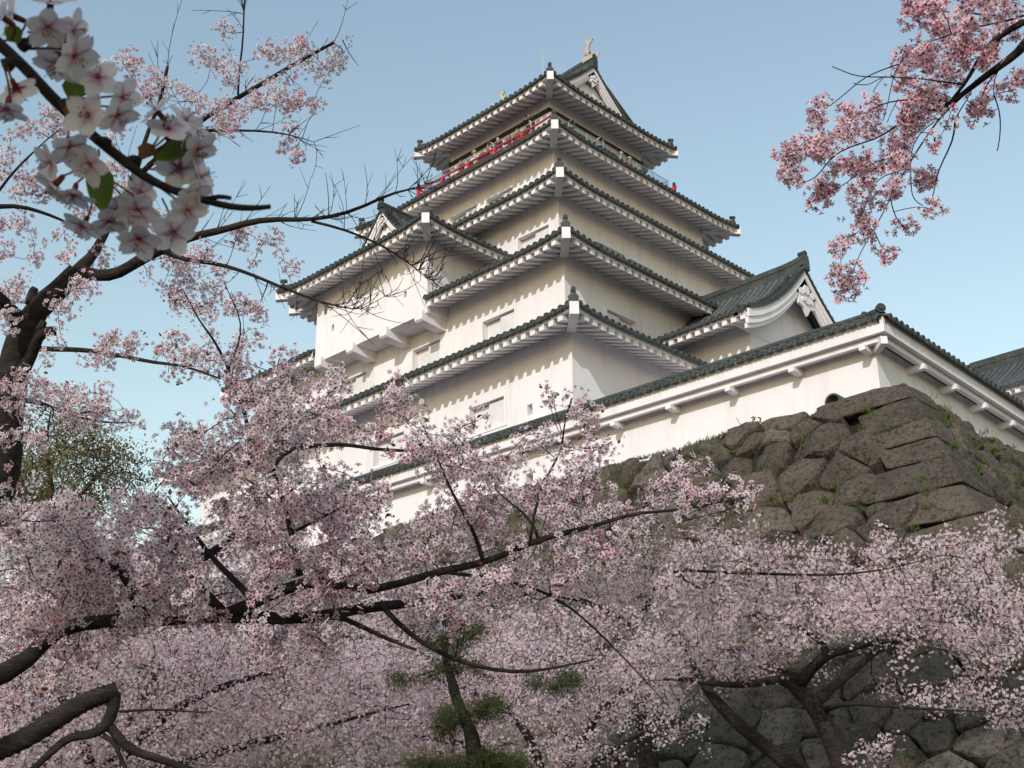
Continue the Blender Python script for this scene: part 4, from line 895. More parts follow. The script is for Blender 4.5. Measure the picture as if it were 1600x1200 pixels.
L2 = B.limb([(487, 346, 8.8, .012), (540, 361, 8.7, .011), (583, 379, 8.6, .009), (618, 393, 8.6, .008), (644, 414, 8.5, .005), (662, 432, 8.5, .0035), (677, 439, 8.5, .002)], .12)
L3 = B.limb([(255, 391, 9.3, .024), (288, 406, 9.2, .02), (330, 409, 9.1, .018), (372, 421, 9.0, .015), (417, 442, 9.0, .013), (460, 459, 8.9, .011), (505, 473, 8.9, .008), (542, 483, 8.8, .006), (565, 482, 8.8, .004), (592, 470, 8.8, .0025), (612, 457, 8.8, .002)], .12)
L4 = B.limb([(121, 424, 9.7, .055), (140, 400, 9.8, .045), (160, 375, 9.9, .04), (185, 325, 10, .03), (208, 283, 10, .026), (225, 232, 10.1, .022), (242, 180, 10.2, .018), (252, 140, 10.2, .016), (262, 103, 10.2, .014)], .15)
L5 = B.limb([(208, 283, 10, .024), (255, 238, 9.9, .024), (312, 192, 9.8, .022), (346, 167, 9.8, .021), (417, 125, 9.7, .018), (470, 93, 9.6, .015), (521, 67, 9.6, .012)], .15)
L6 = B.limb([(300, 203, 9.8, .016), (345, 204, 9.7, .013), (400, 200, 9.6, .010), (452, 208, 9.5, .006), (490, 222, 9.5, .003)], .12)
L7 = B.limb([(372, 148, 9.8, .010), (376, 100, 9.9, .009), (379, 55, 10, .008), (382, -10, 10, .006)], .12)
B.limb([(535, 62, 9.6, .006), (545, 85, 9.6, .004), (560, 103, 9.6, .002)], .1); B.limb([(521, 67, 9.6, .006), (536, 78, 9.6, .004)], .1)
L8 = B.limb([(31, 502, 9.8, .07), (15, 485, 9.7, .065), (0, 468, 9.6, .06), (-60, 420, 9.4, .05)], .15)
L9 = B.limb([(-60, 330, 9.4, .03), (0, 318, 9.4, .02), (42, 325, 9.4, .016), (75, 335, 9.5, .013), (110, 348, 9.5, .009), (150, 372, 9.5, .005)], .12)
B.limb([(-60, 420, 9.4, .03), (-60, 330, 9.4, .03)], .2)
L10 = B.limb([(-40, 345, 9.4, .016), (0, 297, 9.3, .012), (30, 262, 9.3, .01), (58, 232, 9.2, .007), (95, 200, 9.2, .004)], .12)
ST = B.limb([(20, 615, 9.8, .06), (40, 575, 9.7, .058), (52, 540, 9.7, .05), (62, 518, 9.6, .042), (88, 517, 9.6, .038)], .12); B.limb([(60, 522, 9.65, .04), (68, 503, 9.6, .03)], .1)
B.limb([(52, 473, 9.8, .07), (50, 458, 9.8, .04), (55, 450, 9.8, .03)], .1)
L11 = B.limb([(56, 545, 9.7, .024), (90, 544, 9.5, .022), (122, 547, 9.3, .02), (170, 553, 9.1, .018), (220, 563, 8.9, .015), (260, 569, 8.7, .012), (300, 577, 8.5, .009), (345, 592, 8.4, .006)], .12)
L12 = B.limb([(12, 640, 9.8, .03), (37, 622, 9.5, .02), (75, 634, 9.3, .016), (112, 649, 9.1, .013), (157, 664, 9, .008), (212, 660, 8.9, .004)], .12)
B.limb([(112, 649, 9.1, .009), (140, 640, 9, .007), (180, 642, 8.9, .004)], .12)
eB = [(206, 90, 17, 17), (354, 46, 12, 12), (325, 92, 19, 15), (354, 117, 16, 14), (379, 106, 9, 9), (423, 86, 19, 17), (450, 86, 14, 12), (479, 70, 15, 11), (527, 80, 13, 12), (525, 104, 12, 10), (490, 104, 17, 13), (417, 127, 13, 9), (446, 121, 11, 8), (504, 125, 7, 6), (470, 154, 14, 11), (496, 160, 11, 8), (442, 158, 20, 18), (404, 163, 17, 13), (371, 167, 18, 14), (342, 181, 15, 13), (371, 196, 20, 13), (342, 208, 17, 9), (456, 202, 15, 11), (458, 235, 17, 13), (310, 160, 15, 13), (288, 146, 15, 11), (254, 125, 21, 15), (217, 150, 12, 15), (75, 188, 20, 13), (46, 208, 15, 12), (21, 212, 9, 7), (17, 242, 10, 8), (96, 204, 17, 14), (46, 279, 16, 15), (4, 270, 12, 12), (8, 342, 15, 10), (38, 344, 18, 11), (179, 208, 16, 18), (183, 304, 12, 9), (267, 217, 10, 9), (183, 265, 18, 14), (375, 369, 21, 14), (417, 367, 18, 11), (400, 408, 9, 8), (446, 392, 8, 6), (450, 412, 15, 9), (317, 394, 15, 14), (292, 415, 17, 13), (267, 400, 20, 16), (237, 375, 17, 14), (267, 448, 14, 10), (287, 437, 20, 13), (283, 462, 14, 9), (329, 458, 20, 14), (317, 479, 16, 12), (350, 423, 12, 8), (379, 479, 19, 12), (404, 487, 16, 9), (92, 371, 8, 7), (108, 396, 12, 13), (54, 394, 10, 16), (167, 404, 20, 13), (137, 446, 25, 14), (94, 479, 21, 14), (31, 450, 14, 18), (4, 455, 12, 13), (229, 433, 8, 6), (215, 330, 16, 12), (250, 345, 16, 12), (60, 300, 14, 10), (130, 330, 16, 10), (12, 500, 14, 14), (30, 300, 12, 10), (8, 395, 10, 14)]
TB = ell(None, eB, 9.0, 9.9, 21, rB)
eB2 = [(169, 540, 34, 12), (205, 536, 18, 14), (160, 560, 28, 10), (270, 540, 24, 14), (300, 559, 30, 15), (270, 577, 20, 9), (330, 577, 22, 13), (330, 544, 16, 15), (277, 465, 16, 14), (322, 484, 15, 14), (375, 480, 18, 14), (397, 491, 15, 12), (397, 529, 12, 12), (371, 532, 15, 14), (37, 589, 22, 14), (60, 611, 30, 17), (97, 611, 22, 14), (112, 637, 37, 17), (150, 619, 19, 14), (165, 645, 26, 14), (199, 656, 18, 9), (131, 664, 30, 15), (34, 637, 14, 16), (22, 686, 18, 13), (64, 694, 18, 13), (79, 566, 9, 12), (90, 528, 16, 9), (8, 610, 16, 16)]
TB2 = ell(None, eB2, 8.5, 9.4, 17, rB)
B.grow(np.vstack([TB, TB2]), .012, .002, .05, .12, .10)
for ch, k in ((L1, 34), (L2, 22), (L3, 30), (L5, 12), (L7, 11), (L4, 8), (L6, 10)): B.twiglets(ch, k, .08, .36)
for ch, k in ((L1, 30), (L2, 26), (L3, 22)): B.twiglets(ch[len(ch)//2:], k, .07, .30, .5, .0028)
treeB = thing("cherry_tree", "cherry tree with its dark trunk along the left edge and sparse blossom against the sky", "cherry tree", base)
B.wood("trunk", treeB); blossoms("blossom", treeB, np.vstack([TB, TB2]), "pale_cherry_petal", rB, .0175, (13, 21), .062, 1); leaf_mesh("leaves", treeB, TB2[::4], rB, L=(.02, .045), per=(1, 4), spread=.035)

# ------------------------------------------------------------------ near cherry tree filling the middle
Ct = Tree(41); rC = Ct.r
rootC = at(-260, 1090, 7.2); bC = np.array([rootC[0]-.6, rootC[1]-.4, 0])
Ct.wlimb(np.vstack([np.append(bC, .30), np.append(bC+Z*1.3, .24), np.append(at(-200, 1120, 7.0), .12), np.append(at(-90, 1085, 6.9), .07), np.append(at(15, 1047, 6.8), .042), np.append(at(75, 1006, 6.8), .039), np.append(at(112, 976, 6.8), .037), np.append(at(225, 968, 6.8), .034), np.append(at(352, 961, 6.8), .033), np.append(at(457, 961, 6.8), .032), np.append(at(525, 961, 6.8), .029), np.append(at(600, 950, 6.8), .024), np.append(at(680, 935, 6.9), .02), np.append(at(760, 925, 7.0), .01)]), .15, .012)
Ct.limb([(352, 961, 6.8, .034), (410, 938, 6.7, .031), (465, 905, 6.6, .032), (520, 901, 6.5, .028), (560, 925, 6.5, .024), (600, 921, 6.5, .022), (644, 905, 6.5, .02), (700, 895, 6.5, .02), (719, 886, 6.5, .02), (775, 870, 6.5, .018), (828, 849, 6.4, .016), (894, 827, 6.4, .013), (946, 811, 6.4, .011), (1003, 800, 6.3, .009), (1047, 791, 6.3, .007), (1112, 788, 6.3, .004), (1165, 778, 6.3, .0025)], .12)
up1 = Ct.limb([(469, 900, 6.6, .02), (464, 868, 6.6, .018), (457, 832, 6.6, .015), (446, 787, 6.6, .012), (431, 742, 6.6, .009), (418, 700, 6.6, .006), (415, 660, 6.6, .003)], .12)
Ct.limb([(457, 832, 6.6, .009), (490, 812, 6.5, .007), (540, 790, 6.5, .004)], .12); Ct.limb([(450, 800, 6.6, .008), (410, 770, 6.7, .006), (380, 745, 6.7, .004)], .12)
Ct.limb([(352, 961, 6.8, .03), (300, 900, 7.0, .026), (259, 887, 7.0, .03), (307, 877, 7.0, .028), (337, 860, 7.1, .024), (365, 835, 7.2, .014), (400, 815, 7.2, .008)], .12)
Ct.limb([(277, 876, 7.0, .012), (255, 850, 7.0, .01), (240, 825, 7.0, .006)], .1)
Ct.limb([(225, 968, 6.8, .032), (200, 900, 6.9, .024), (187, 885, 6.9, .02), (140, 868, 6.9, .017), (94, 855, 6.9, .014), (50, 842, 6.9, .011), (7, 838, 6.9, .008), (-40, 830, 6.9, .006)], .12)
Ct.limb([(397, 940, 6.7, .02), (350, 890, 6.8, .016), (318, 855, 6.9, .012), (290, 815, 7.0, .008), (262, 775, 7, .004)], .12)
Ct.limb([(390, 730, 7.0, .012), (390, 675, 7.0, .012), (379, 637, 7.0, .011), (368, 605, 7.0, .010), (356, 581, 7.1, .009), (342, 550, 7.1, .008), (330, 529, 7.2, .007), (312, 498, 7.2, .005), (300, 472, 7.2, .003), (285, 452, 7.2, .002)], .12)
Ct.limb([(431, 742, 6.6, .010), (410, 740, 6.8, .011), (390, 728, 7.0, .012)], .1)
Ct.limb([(356, 581, 7.1, .006), (372, 540, 7.0, .005), (382, 505, 7.0, .004), (362, 462, 7.0, .003), (350, 440, 7.0, .002)], .12)
Ct.limb([(419, 745, 6.6, .012), (430, 715, 6.8, .015), (450, 700, 6.9, .016), (480, 694, 6.9, .014), (506, 689, 6.9, .013), (545, 693, 6.9, .011), (587, 700, 6.8, .010), (630, 708, 6.8, .009), (675, 709, 6.7, .007), (700, 705, 6.7, .003)], .12)
sh1 = Ct.limb([(754, 874, 6.5, .012), (742, 840, 6.5, .011), (732, 814, 6.5, .009), (710, 768, 6.5, .008), (688, 722, 6.5, .006), (672, 690, 6.5, .004), (655, 655, 6.5, .003)], .1)
Ct.limb([(841, 842, 6.4, .009), (835, 820, 6.4, .008), (815, 800, 6.4, .006), (797, 787, 6.4, .005), (775, 765, 6.4, .003)], .1)
sh2 = Ct.limb([(828, 849, 6.4, .009), (835, 810, 6.4, .008), (850, 757, 6.4, .007), (864, 725, 6.4, .006), (873, 700, 6.4, .005), (880, 668, 6.4, .0045), (887, 645, 6.4, .0035), (893, 622, 6.4, .002)], .1)
Ct.limb([(867, 715, 6.4, .003), (850, 702, 6.4, .0025), (836, 692, 6.4, .002)], .06); Ct.limb([(878, 676, 6.4, .003), (869, 650, 6.4, .0025), (866, 630, 6.4, .002)], .06); Ct.limb([(872, 708, 6.4, .003), (900, 706, 6.4, .0025), (930, 700, 6.4, .002)], .06)
Ct.limb([(600, 950, 6.8, .016), (640, 990, 6.6, .014), (690, 1020, 6.5, .012), (740, 1042, 6.4, .011), (800, 1055, 6.4, .01), (860, 1050, 6.4, .008), (930, 1030, 6.4, .004)], .12)
Ct.limb([(525, 961, 6.8, .016), (560, 980, 6.6, .013), (600, 1000, 6.5, .011), (650, 1015, 6.4, .008)], .12)
Ct.limb([(700, 895, 6.5, .010), (790, 905, 6.6, .009), (860, 922, 6.7, .008), (930, 985, 6.7, .006), (990, 1040, 6.7, .004), (1050, 1110, 6.7, .002)], .12)
# pruned limb and fork at the lower left
cut = Ct.limb([(-120, 1222, 5.6, .06), (-40, 1184, 5.6, .047), (0, 1166, 5.6, .043), (94, 1119, 5.6, .04), (184, 1078, 5.6, .036)], .1, .004)
Ct.limb([(178, 1082, 5.6, .030), (176, 1105, 5.6, .026), (169, 1134, 5.6, .024), (150, 1142, 5.6, .019), (124, 1149, 5.6, .018), (100, 1164, 5.6, .017), (75, 1182, 5.6, .015), (50, 1203, 5.6, .013)], .08); Ct.limb([(169, 1134, 5.6, .021), (180, 1145, 5.6, .019), (202, 1163, 5.6, .018), (225, 1179, 5.6, .017), (255, 1192, 5.6, .016), (300, 1204, 5.6, .014)], .08); Ct.limb([(161, 1149, 5.6, .012), (178, 1165, 5.6, .010), (191, 1190, 5.6, .009), (205, 1215, 5.6, .008)], .08)
Ct.wlimb([np.append(bC+Z*1.2, .15), np.append(at(-220, 1260, 5.9), .09), np.append(at(-120, 1222, 5.6), .06)], .15)
Ct.limb([(186, 1112, 5.6, .006), (240, 1106, 5.6, .005), (290, 1109, 5.6, .004), (335, 1112, 5.6, .002)], .1)
eC = [(60, 850, 75, 50), (150, 850, 80, 50), (250, 810, 70, 50), (300, 725, 42, 44), (350, 720, 50, 42), (420, 735, 55, 48), (400, 800, 75, 42), (330, 850, 85, 42), (200, 915, 120, 42), (70, 930, 90, 55), (480, 800, 55, 50), (535, 820, 55, 52), (560, 880, 70, 38), (470, 865, 70, 45), (380, 915, 85, 38), (60, 1000, 75, 40), (230, 900, 90, 40), (120, 960, 70, 35), (30, 790, 40, 28), (120, 805, 40, 22), (270, 690, 26, 22), (310, 690, 22, 16), (470, 650, 55, 34), (420, 640, 42, 40), (390, 600, 36, 34), (370, 570, 22, 20), (440, 600, 32, 26), (465, 590, 22, 12), (520, 610, 26, 20), (410, 690, 50, 38), (455, 690, 40, 32), (520, 665, 22, 14), (560, 672, 30, 16), (600, 680, 26, 16), (625, 612, 30, 22), (622, 640, 22, 22), (515, 735, 26, 16), (540, 780, 26, 16), (580, 770, 26, 20), (555, 800, 36, 22), (640, 690, 26, 22), (680, 700, 26, 26), (714, 690, 22, 20), (735, 660, 16, 11), (660, 655, 16, 14), (690, 730, 30, 24), (735, 735, 32, 30), (765, 725, 26, 22), (780, 760, 34, 26), (760, 785, 34, 26), (810, 780, 22, 22), (655, 815, 26, 18), (670, 840, 34, 26), (630, 870, 40, 30), (700, 860, 34, 22), (720, 800, 30, 26), (780, 820, 36, 24), (590, 910, 50, 28), (670, 925, 60, 36), (740, 935, 40, 32), (640, 950, 34, 26), (700, 970, 40, 14), (862, 625, 14, 15), (893, 612, 15, 11), (908, 640, 13, 16), (918, 672, 15, 20), (833, 690, 22, 15), (815, 688, 12, 12), (858, 684, 12, 10), (945, 700, 24, 18), (925, 718, 26, 16), (900, 730, 22, 14), (860, 760, 26, 20), (880, 780, 26, 18), (905, 770, 22, 16), (930, 760, 20, 14), (860, 800, 22, 14), (840, 770, 16, 16), (1080, 735, 20, 20), (1063, 755, 22, 18), (1035, 765, 24, 18), (1090, 765, 22, 14), (1010, 785, 26, 14), (985, 795, 22, 12), (1040, 795, 22, 10), (1148, 772, 25, 13), (1172, 784, 14, 9), (960, 805, 20, 10), (1075, 790, 24, 9), (905, 810, 26, 14), (880, 850, 40, 22), (820, 880, 44, 26), (940, 850, 36, 24), (900, 890, 46, 26), (850, 920, 44, 24), (1000, 835, 26, 18), (780, 900, 40, 22), (960, 890, 40, 20), (1060, 815, 20, 8), (1110, 800, 20, 7), (460, 930, 60, 26), (520, 930, 50, 24), (400, 960, 40, 16), (500, 990, 50, 16), (420, 995, 40, 18), (310, 960, 50, 22), (190, 990, 26, 30), (90, 1060, 28, 22), (30, 955, 60, 34, 7.0, 8.4), (120, 950, 70, 28, 7.0, 8.4), (200, 945, 60, 24, 7.0, 8.4), (40, 985, 60, 24, 7.0, 8.4)]
TC = ell(None, eC, 6.05, 8.0, 9.0, rC)
Ct.grow(TC, .016, .0028, .04, .12, .09)
treeC = thing("cherry_tree", "near cherry tree whose long horizontal limbs carry dense pale blossoms across the middle", "cherry tree", bC)
Ct.wood("trunk", treeC); blossoms("blossom", treeC, TC, "pale_cherry_petal", rC, .0185, (13, 25), .074, 1, shell=.45)
sel = TC[rC.uniform(size=len(TC)) < .34]; leaf_mesh("leaves", treeC, sel, rC, L=(.016, .04), per=(1, 6), spread=.04)

# ------------------------------------------------------------------ cherry tree in front of the stone base at the right
Dt = Tree(51); rD = Dt.r; D0 = 17.0
bD = gpt(1350, 1250, D0)
Dt.wlimb(np.vstack([np.append(bD, .24), np.append(bD+Z*1.4, .2)]+[np.append(at(x, y, D), r_) for x, y, D, r_ in ((1335, 1240, D0, .15), (1319, 1200, D0, .14), (1292, 1137, D0, .125), (1262, 1089, D0, .11), (1244, 1066, D0, .09), (1225, 1059, D0, .06), (1187, 1066, 17.2, .05), (1131, 1074, 17.5, .04), (1085, 1060, 17.8, .028), (1030, 1062, 18, .015))]), .2, .015)
Dt.limb([(1248, 1070, D0, .085), (1270, 1042, 16.8, .075), (1292, 1025, 16.6, .06), (1312, 1017, 16.4, .05), (1334, 1010, 16.3, .045), (1375, 1000, 16.2, .035), (1412, 1004, 16, .022), (1460, 990, 15.8, .012)], .2)
Dt.limb([(1292, 1025, 16.6, .05), (1287, 1008, 16.6, .042), (1277, 995, 16.6, .038), (1255, 984, 16.7, .032), (1232, 976, 16.8, .028), (1200, 968, 16.9, .024), (1169, 957, 17, .018), (1150, 950, 17, .014), (1135, 939, 17.2, .009), (1110, 915, 17.2, .005)], .2)
Dt.limb([(1277, 1095, D0, .075), (1298, 1078, 17.4, .06), (1319, 1062, 17.8, .055), (1350, 1035, 18.2, .045), (1375, 1014, 18.5, .035), (1430, 985, 19, .022), (1490, 955, 19.3, .012), (1540, 920, 19.4, .007)], .2)
Dt.wlimb(np.vstack([np.append(gpt(1345, 1320, 17.6), .2)]+[np.append(at(x, y, D), r_) for x, y, D, r_ in ((1290, 1256, 17.6, .125), (1225, 1194, 17.6, .1), (1161, 1137, 17.8, .085), (1112, 1085, 18, .07), (1090, 1062, 18, .055), (1085, 1030, 18.2, .03), (1060, 1000, 18.3, .015))]), .2, .015)
Dt.limb([(1135, 939, 17.2, .01), (1060, 900, 16, .014), (1037, 890, 15.8, .016), (1112, 892, 15.6, .018), (1165, 896, 15.6, .018), (1225, 897, 15.6, .017), (1300, 899, 15.5, .014), (1375, 894, 15.5, .010), (1439, 877, 15.5, .006), (1470, 868, 15.5, .003)], .15)
Dt.limb([(1540, 965, 18.8, .018), (1566, 950, 18, .016), (1556, 925, 17.8, .014), (1544, 901, 17.6, .012), (1533, 878, 17.5, .011), (1525, 864, 17.5, .009), (1540, 835, 17.5, .006), (1558, 808, 17.5, .003)], .15); Dt.limb([(1490, 955, 19.3, .012), (1540, 965, 18.8, .016)], .2)
Dt.limb([(1556, 925, 17.8, .010), (1570, 890, 17.7, .007), (1580, 850, 17.6, .004)], .15)
Dt.limb([(1287, 1110, D0, .04), (1310, 1100, 16.6, .034), (1337, 1099, 16.2, .028), (1375, 1101, 16, .022), (1412, 1104, 15.8, .017), (1469, 1111, 15.6, .011), (1540, 1112, 15.4, .006)], .15)
eD = [(1130, 870, 50, 30), (1190, 885, 60, 28), (1250, 885, 50, 22), (1320, 890, 60, 24), (1390, 885, 55, 26), (1460, 880, 50, 28), (1520, 900, 50, 34), (1580, 920, 40, 40), (1100, 910, 60, 36), (1180, 930, 80, 36), (1270, 940, 80, 34), (1360, 940, 80, 36), (1450, 930, 70, 40), (1540, 960, 60, 40), (1080, 960, 70, 36), (1170, 975, 80, 34), (1250, 980, 60, 26), (1330, 975, 70, 26), (1420, 975, 70, 28), (1500, 990, 50, 26), (1580, 1000, 34, 34), (1070, 1010, 60, 32), (1150, 1020, 60, 26), (1220, 1018, 44, 20), (1380, 985, 60, 16), (1545, 1025, 40, 18), (1560, 810, 14, 9), (1550, 830, 14, 12), (1538, 848, 16, 12), (1590, 835, 14, 12), (1578, 858, 14, 14), (1500, 845, 20, 12), (1485, 838, 14, 10), (1510, 862, 22, 14), (1290, 848, 10, 8), (1304, 860, 14, 8), (1375, 840, 14, 12), (1390, 855, 18, 12), (1170, 845, 14, 9), (1135, 838, 18, 12), (1100, 850, 30, 16), (1110, 830, 12, 10), (1440, 860, 24, 14), (1340, 870, 26, 10), (1230, 870, 26, 10), (1270, 870, 14, 6), (1060, 880, 30, 22), (1430, 1092, 26, 9), (1400, 1078, 12, 10), (1460, 1098, 22, 9), (1500, 1095, 26, 14), (1490, 1085, 14, 10), (1540, 1105, 34, 16), (1580, 1120, 28, 18), (1530, 1088, 18, 8), (1590, 1090, 14, 10), (1365, 1170, 24, 10), (1385, 1165, 16, 8), (1340, 1188, 18, 8), (1545, 1040, 16, 8), (1280, 1050, 22, 8), (1190, 1050, 30, 12), (1130, 1050, 30, 16), (1085, 1045, 30, 14), (1060, 1100, 40, 30), (1040, 1140, 34, 20), (1090, 1135, 14, 14), (1385, 1080, 16, 8)]
TD = ell(None, eD, 15.2, 19.2, 21, rD, .13)
Dt.grow(TD, .03, .004, .04, .10, .2)
treeD = thing("cherry_tree", "spreading cherry tree with a forked dark trunk before the stone base, lower right", "cherry tree", bD)
Dt.wood("trunk", treeD); blossoms("blossom", treeD, TD, "pink_cherry_petal", rD, .0205, (15, 26), .135, 0); leaf_mesh("leaves", treeD, TD[rD.uniform(size=len(TD)) < .30], rD, L=(.03, .06), per=(2, 6), spread=.1)

# ------------------------------------------------------------------ sunlit cherry trees lower down behind
def back_tree(seed, bx, D, limbs, polys, label, pet, dens_scale=1.0):
    T = Tree(seed); r = T.r; b = gpt(bx[0], bx[1], D); c0 = at(bx[0], bx[1]-30, D)
    T.wlimb([np.append(b, .26), np.append((b+c0)/2+r.normal(0, .1, 3), .2), np.append(c0, .13)], .3, .02)
    for lb in limbs: T.limb([(bx[0], bx[1]-30, D, .075)]+lb, None, .3, .03)
    TT = np.vstack([poly_targets(p, int(n_*dens_scale), d0, d1, r) for p, n_, d0, d1 in polys]); T.grow(TT, .03, .0045, .04, .1, .25)
    tr = thing("cherry_tree", label, "cherry tree", b); T.wood("trunk", tr); blossoms("blossom", tr, TT, pet, r, .022, (17, 28), .15, 0)
    leaf_mesh("leaves", tr, TT[r.uniform(size=len(TT)) < .14], r, L=(.03, .06), per=(2, 5), spread=.12)
back_tree(61, (150, 1260), 19, [[(250, 1120, 19, .07), (380, 1060, 19, .04), (520, 1030, 19, .015)], [(120, 1120, 18.5, .06), (60, 1040, 18.5, .02)], [(330, 1180, 18.5, .06), (520, 1130, 18.5, .03), (640, 1100, 18.5, .012)], [(240, 1060, 20, .05), (300, 985, 20, .015)]],
          [([(-20, 1010), (90, 1000), (200, 985), (330, 975), (480, 975), (560, 985), (620, 1010), (600, 1090), (560, 1150), (420, 1200), (240, 1230), (-20, 1240)], 1750, 17.0, 21.5)], "sunlit pink cherry tree behind the pruned limb at the lower left", "pink_cherry_petal")
back_tree(62, (860, 1290), 21, [[(820, 1130, 21, .07), (740, 1080, 21, .04), (620, 1040, 21, .015)], [(930, 1120, 21, .06), (1000, 1060, 21, .02)], [(760, 1170, 20.5, .06), (640, 1150, 20.5, .02)], [(940, 1180, 20.5, .05), (1030, 1130, 20.5, .02)]],
          [([(590, 1000), (690, 975), (800, 985), (900, 955), (1000, 970), (1060, 1010), (1040, 1090), (960, 1130), (880, 1130), (800, 1150), (760, 1170), (640, 1190), (520, 1210), (560, 1100)], 1300, 19, 23), ([(870, 1165), (960, 1150), (1000, 1190), (880, 1215)], 60, 19, 21)], "sunlit pink cherry tree low in the centre behind the small pine", "pink_cherry_petal")
back_tree(63, (990, 1010), 24, [[(900, 930, 24, .05), (800, 930, 24, .02)], [(1020, 940, 24, .05), (1040, 880, 24, .02)]],
          [([(760, 930), (860, 900), (960, 870), (1060, 860), (1120, 880), (1100, 960), (1020, 1000), (860, 1000), (740, 985)], 650, 22, 25.5)], "pink cherry tree crowded against the foot of the stone base in the centre", "pink_cherry_petal")
back_tree(64, (-190, 1040), 15, [[(-40, 960, 15, .04), (90, 930, 15, .015)], [(-80, 900, 15, .04), (60, 870, 15.5, .015)], [(0, 980, 15.5, .03), (250, 900, 16, .012)]],
          [([(-30, 820), (120, 800), (260, 830), (420, 850), (560, 880), (700, 900), (760, 950), (640, 985), (480, 975), (300, 985), (120, 1000), (-30, 1030)], 800, 13.5, 17.5)], "shaded cherry tree half hidden behind the near limbs at the left", "pale_cherry_petal")

# ------------------------------------------------------------------ small pine in the lower centre
Pt = Tree(71); rP = Pt.r; bP = gpt(742, 1260, 14.5)
Pt.wlimb(np.vstack([np.append(bP, .13), np.append(bP+Z*1.2, .11)]+[np.append(at(x, y, 14.5), r_) for x, y, r_ in ((742, 1190, .09), (740, 1160, .085), (733, 1140, .075), (720, 1110, .065), (710, 1080, .055), (700, 1050, .048), (694, 1020, .04), (696, 985, .03), (690, 960, .02), (684, 935, .01))]), .15, .015)
tp = []
for x, y, rx, ry, n_ in ((725, 1118, 44, 12, 24), (700, 1140, 24, 9, 10), (770, 1105, 30, 9, 12), (705, 1010, 44, 22, 24), (740, 985, 26, 12, 10), (715, 1050, 50, 12, 14), (640, 1060, 26, 9, 8), (850, 1075, 36, 9, 10), (890, 1065, 24, 8, 8), (740, 1194, 70, 10, 44), (660, 1197, 36, 7, 14), (800, 1197, 36, 7, 14), (660, 975, 20, 9, 8)):
    for _ in range(n_):
        an, q = rP.uniform(0, 6.283), math.sqrt(rP.uniform()); tp.append(at(x+rx*q*math.cos(an), y+ry*q*math.sin(an), rP.uniform(13.9, 15.1)))
tp = np.array(tp); Pt.grow(tp, .02, .004, -.05, .1, .2); pine = thing("pine_tree", "small green pine with a crooked trunk standing among the cherry blossoms at the bottom", "pine tree", bP); Pt.wood("trunk", pine)
n_ = len(tp)*54; idx = np.repeat(np.arange(len(tp)), 54); d = rP.normal(size=(n_, 3))+np.array([0, 0, .5]); d /= np.linalg.norm(d, axis=1)[:, None]; t_ = np.cross(d, rP.normal(size=(n_, 3))); t_ /= np.linalg.norm(t_, axis=1)[:, None]; p0 = tp[idx]+rP.normal(0, .05, (n_, 3)); L = rP.uniform(.08, .15, n_)[:, None]
mb = MB(); mb.add(np.stack([p0-t_*.004, p0+t_*.004, p0+d*L], 1).reshape(-1, 3), np.arange(n_*3).reshape(-1, 3), 0, rnd=np.repeat(rP.uniform(size=n_), 3)); mb.build("needles", M['pine_needle'], pine)

# ------------------------------------------------------------------ budding trees far left
def budding(seed, bx, D, polys, limbs, label):
    T = Tree(seed); r = T.r; b = gpt(bx[0], bx[1], D); c0 = at(bx[0], bx[1]-120, D)
    T.wlimb([np.append(b, .4), np.append((b+c0)/2, .32), np.append(c0, .2)], .5, .03)
    for lb in limbs: T.limb([(bx[0], bx[1]-120, D, .16)]+lb, None, .5, .05)
    TT = np.vstack([poly_targets(p, n_, D-2.5, D+2.5, r) for p, n_ in polys]); T.grow(TT, .06, .014, -.10, .06, .4)
    tr = thing("budding_tree", label, "tree", b); T.wood("trunk", tr); leaf_mesh("leaves", tr, TT, r, 'budding_leaf', (.05, .12), (12, 20), .42, .5, .30, .28)
budding(81, (95, 960), 42, [([(20, 720), (40, 665), (75, 628), (120, 650), (150, 690), (190, 700), (222, 715), (215, 760), (180, 790), (120, 830), (40, 850), (10, 800)], 900)], [[(80, 760, 42, .1), (70, 690, 42, .05), (80, 640, 42, .02)], [(130, 760, 42, .09), (180, 720, 42, .03)], [(60, 800, 42, .09), (30, 740, 42, .03)]], "tall yellow-green budding tree rising in front of the pale sky at the left")
budding(82, (-10, 960), 38, [([(-60, 700), (0, 690), (40, 720), (60, 800), (60, 870), (-60, 880)], 500)], [[(-20, 760, 38, .1), (-10, 710, 38, .04)], [(20, 800, 38, .08), (40, 740, 38, .03)]], "olive-green budding tree cut by the left edge of the picture")

# ------------------------------------------------------------------ weeping branch from the upper right
Ft = Tree(91); rF = Ft.r; q5 = 5.5
z7 = lambda x, y: (1180+x/2.5, y/2.5)
tF = at(2620, 500, 8.4); bF = np.array([tF[0], tF[1], 0])
def f7(pts, r0, r1, d=0.0): 
    n_ = len(pts); return Ft.limb([(*z7(x, y), q5+d*(i/(n_-1)), r0+(r1-r0)*i/(n_-1)) for i, (x, y) in enumerate(pts)], None, .07, .004)
Ft.wlimb([np.append(bF, .24), np.append(bF+Z*1.6, .2), np.append(at(2600, 350, 8.3), .16), np.append(at(2520, 60, 8.0), .12), np.append(at(2350, -130, 7.4), .085), np.append(at(2100, -170, 6.7), .06), np.append(at(1860, -90, 6.1), .042), np.append(at(1700, 10, 5.7), .028), np.append(at(1600, 72, 5.5), .02)], .15)
Ft.limb([(1860, -90, 6.1, .03), (1720, -20, 5.6, .022), (1600, 36, 5.5, .014)], None, .1, .004)
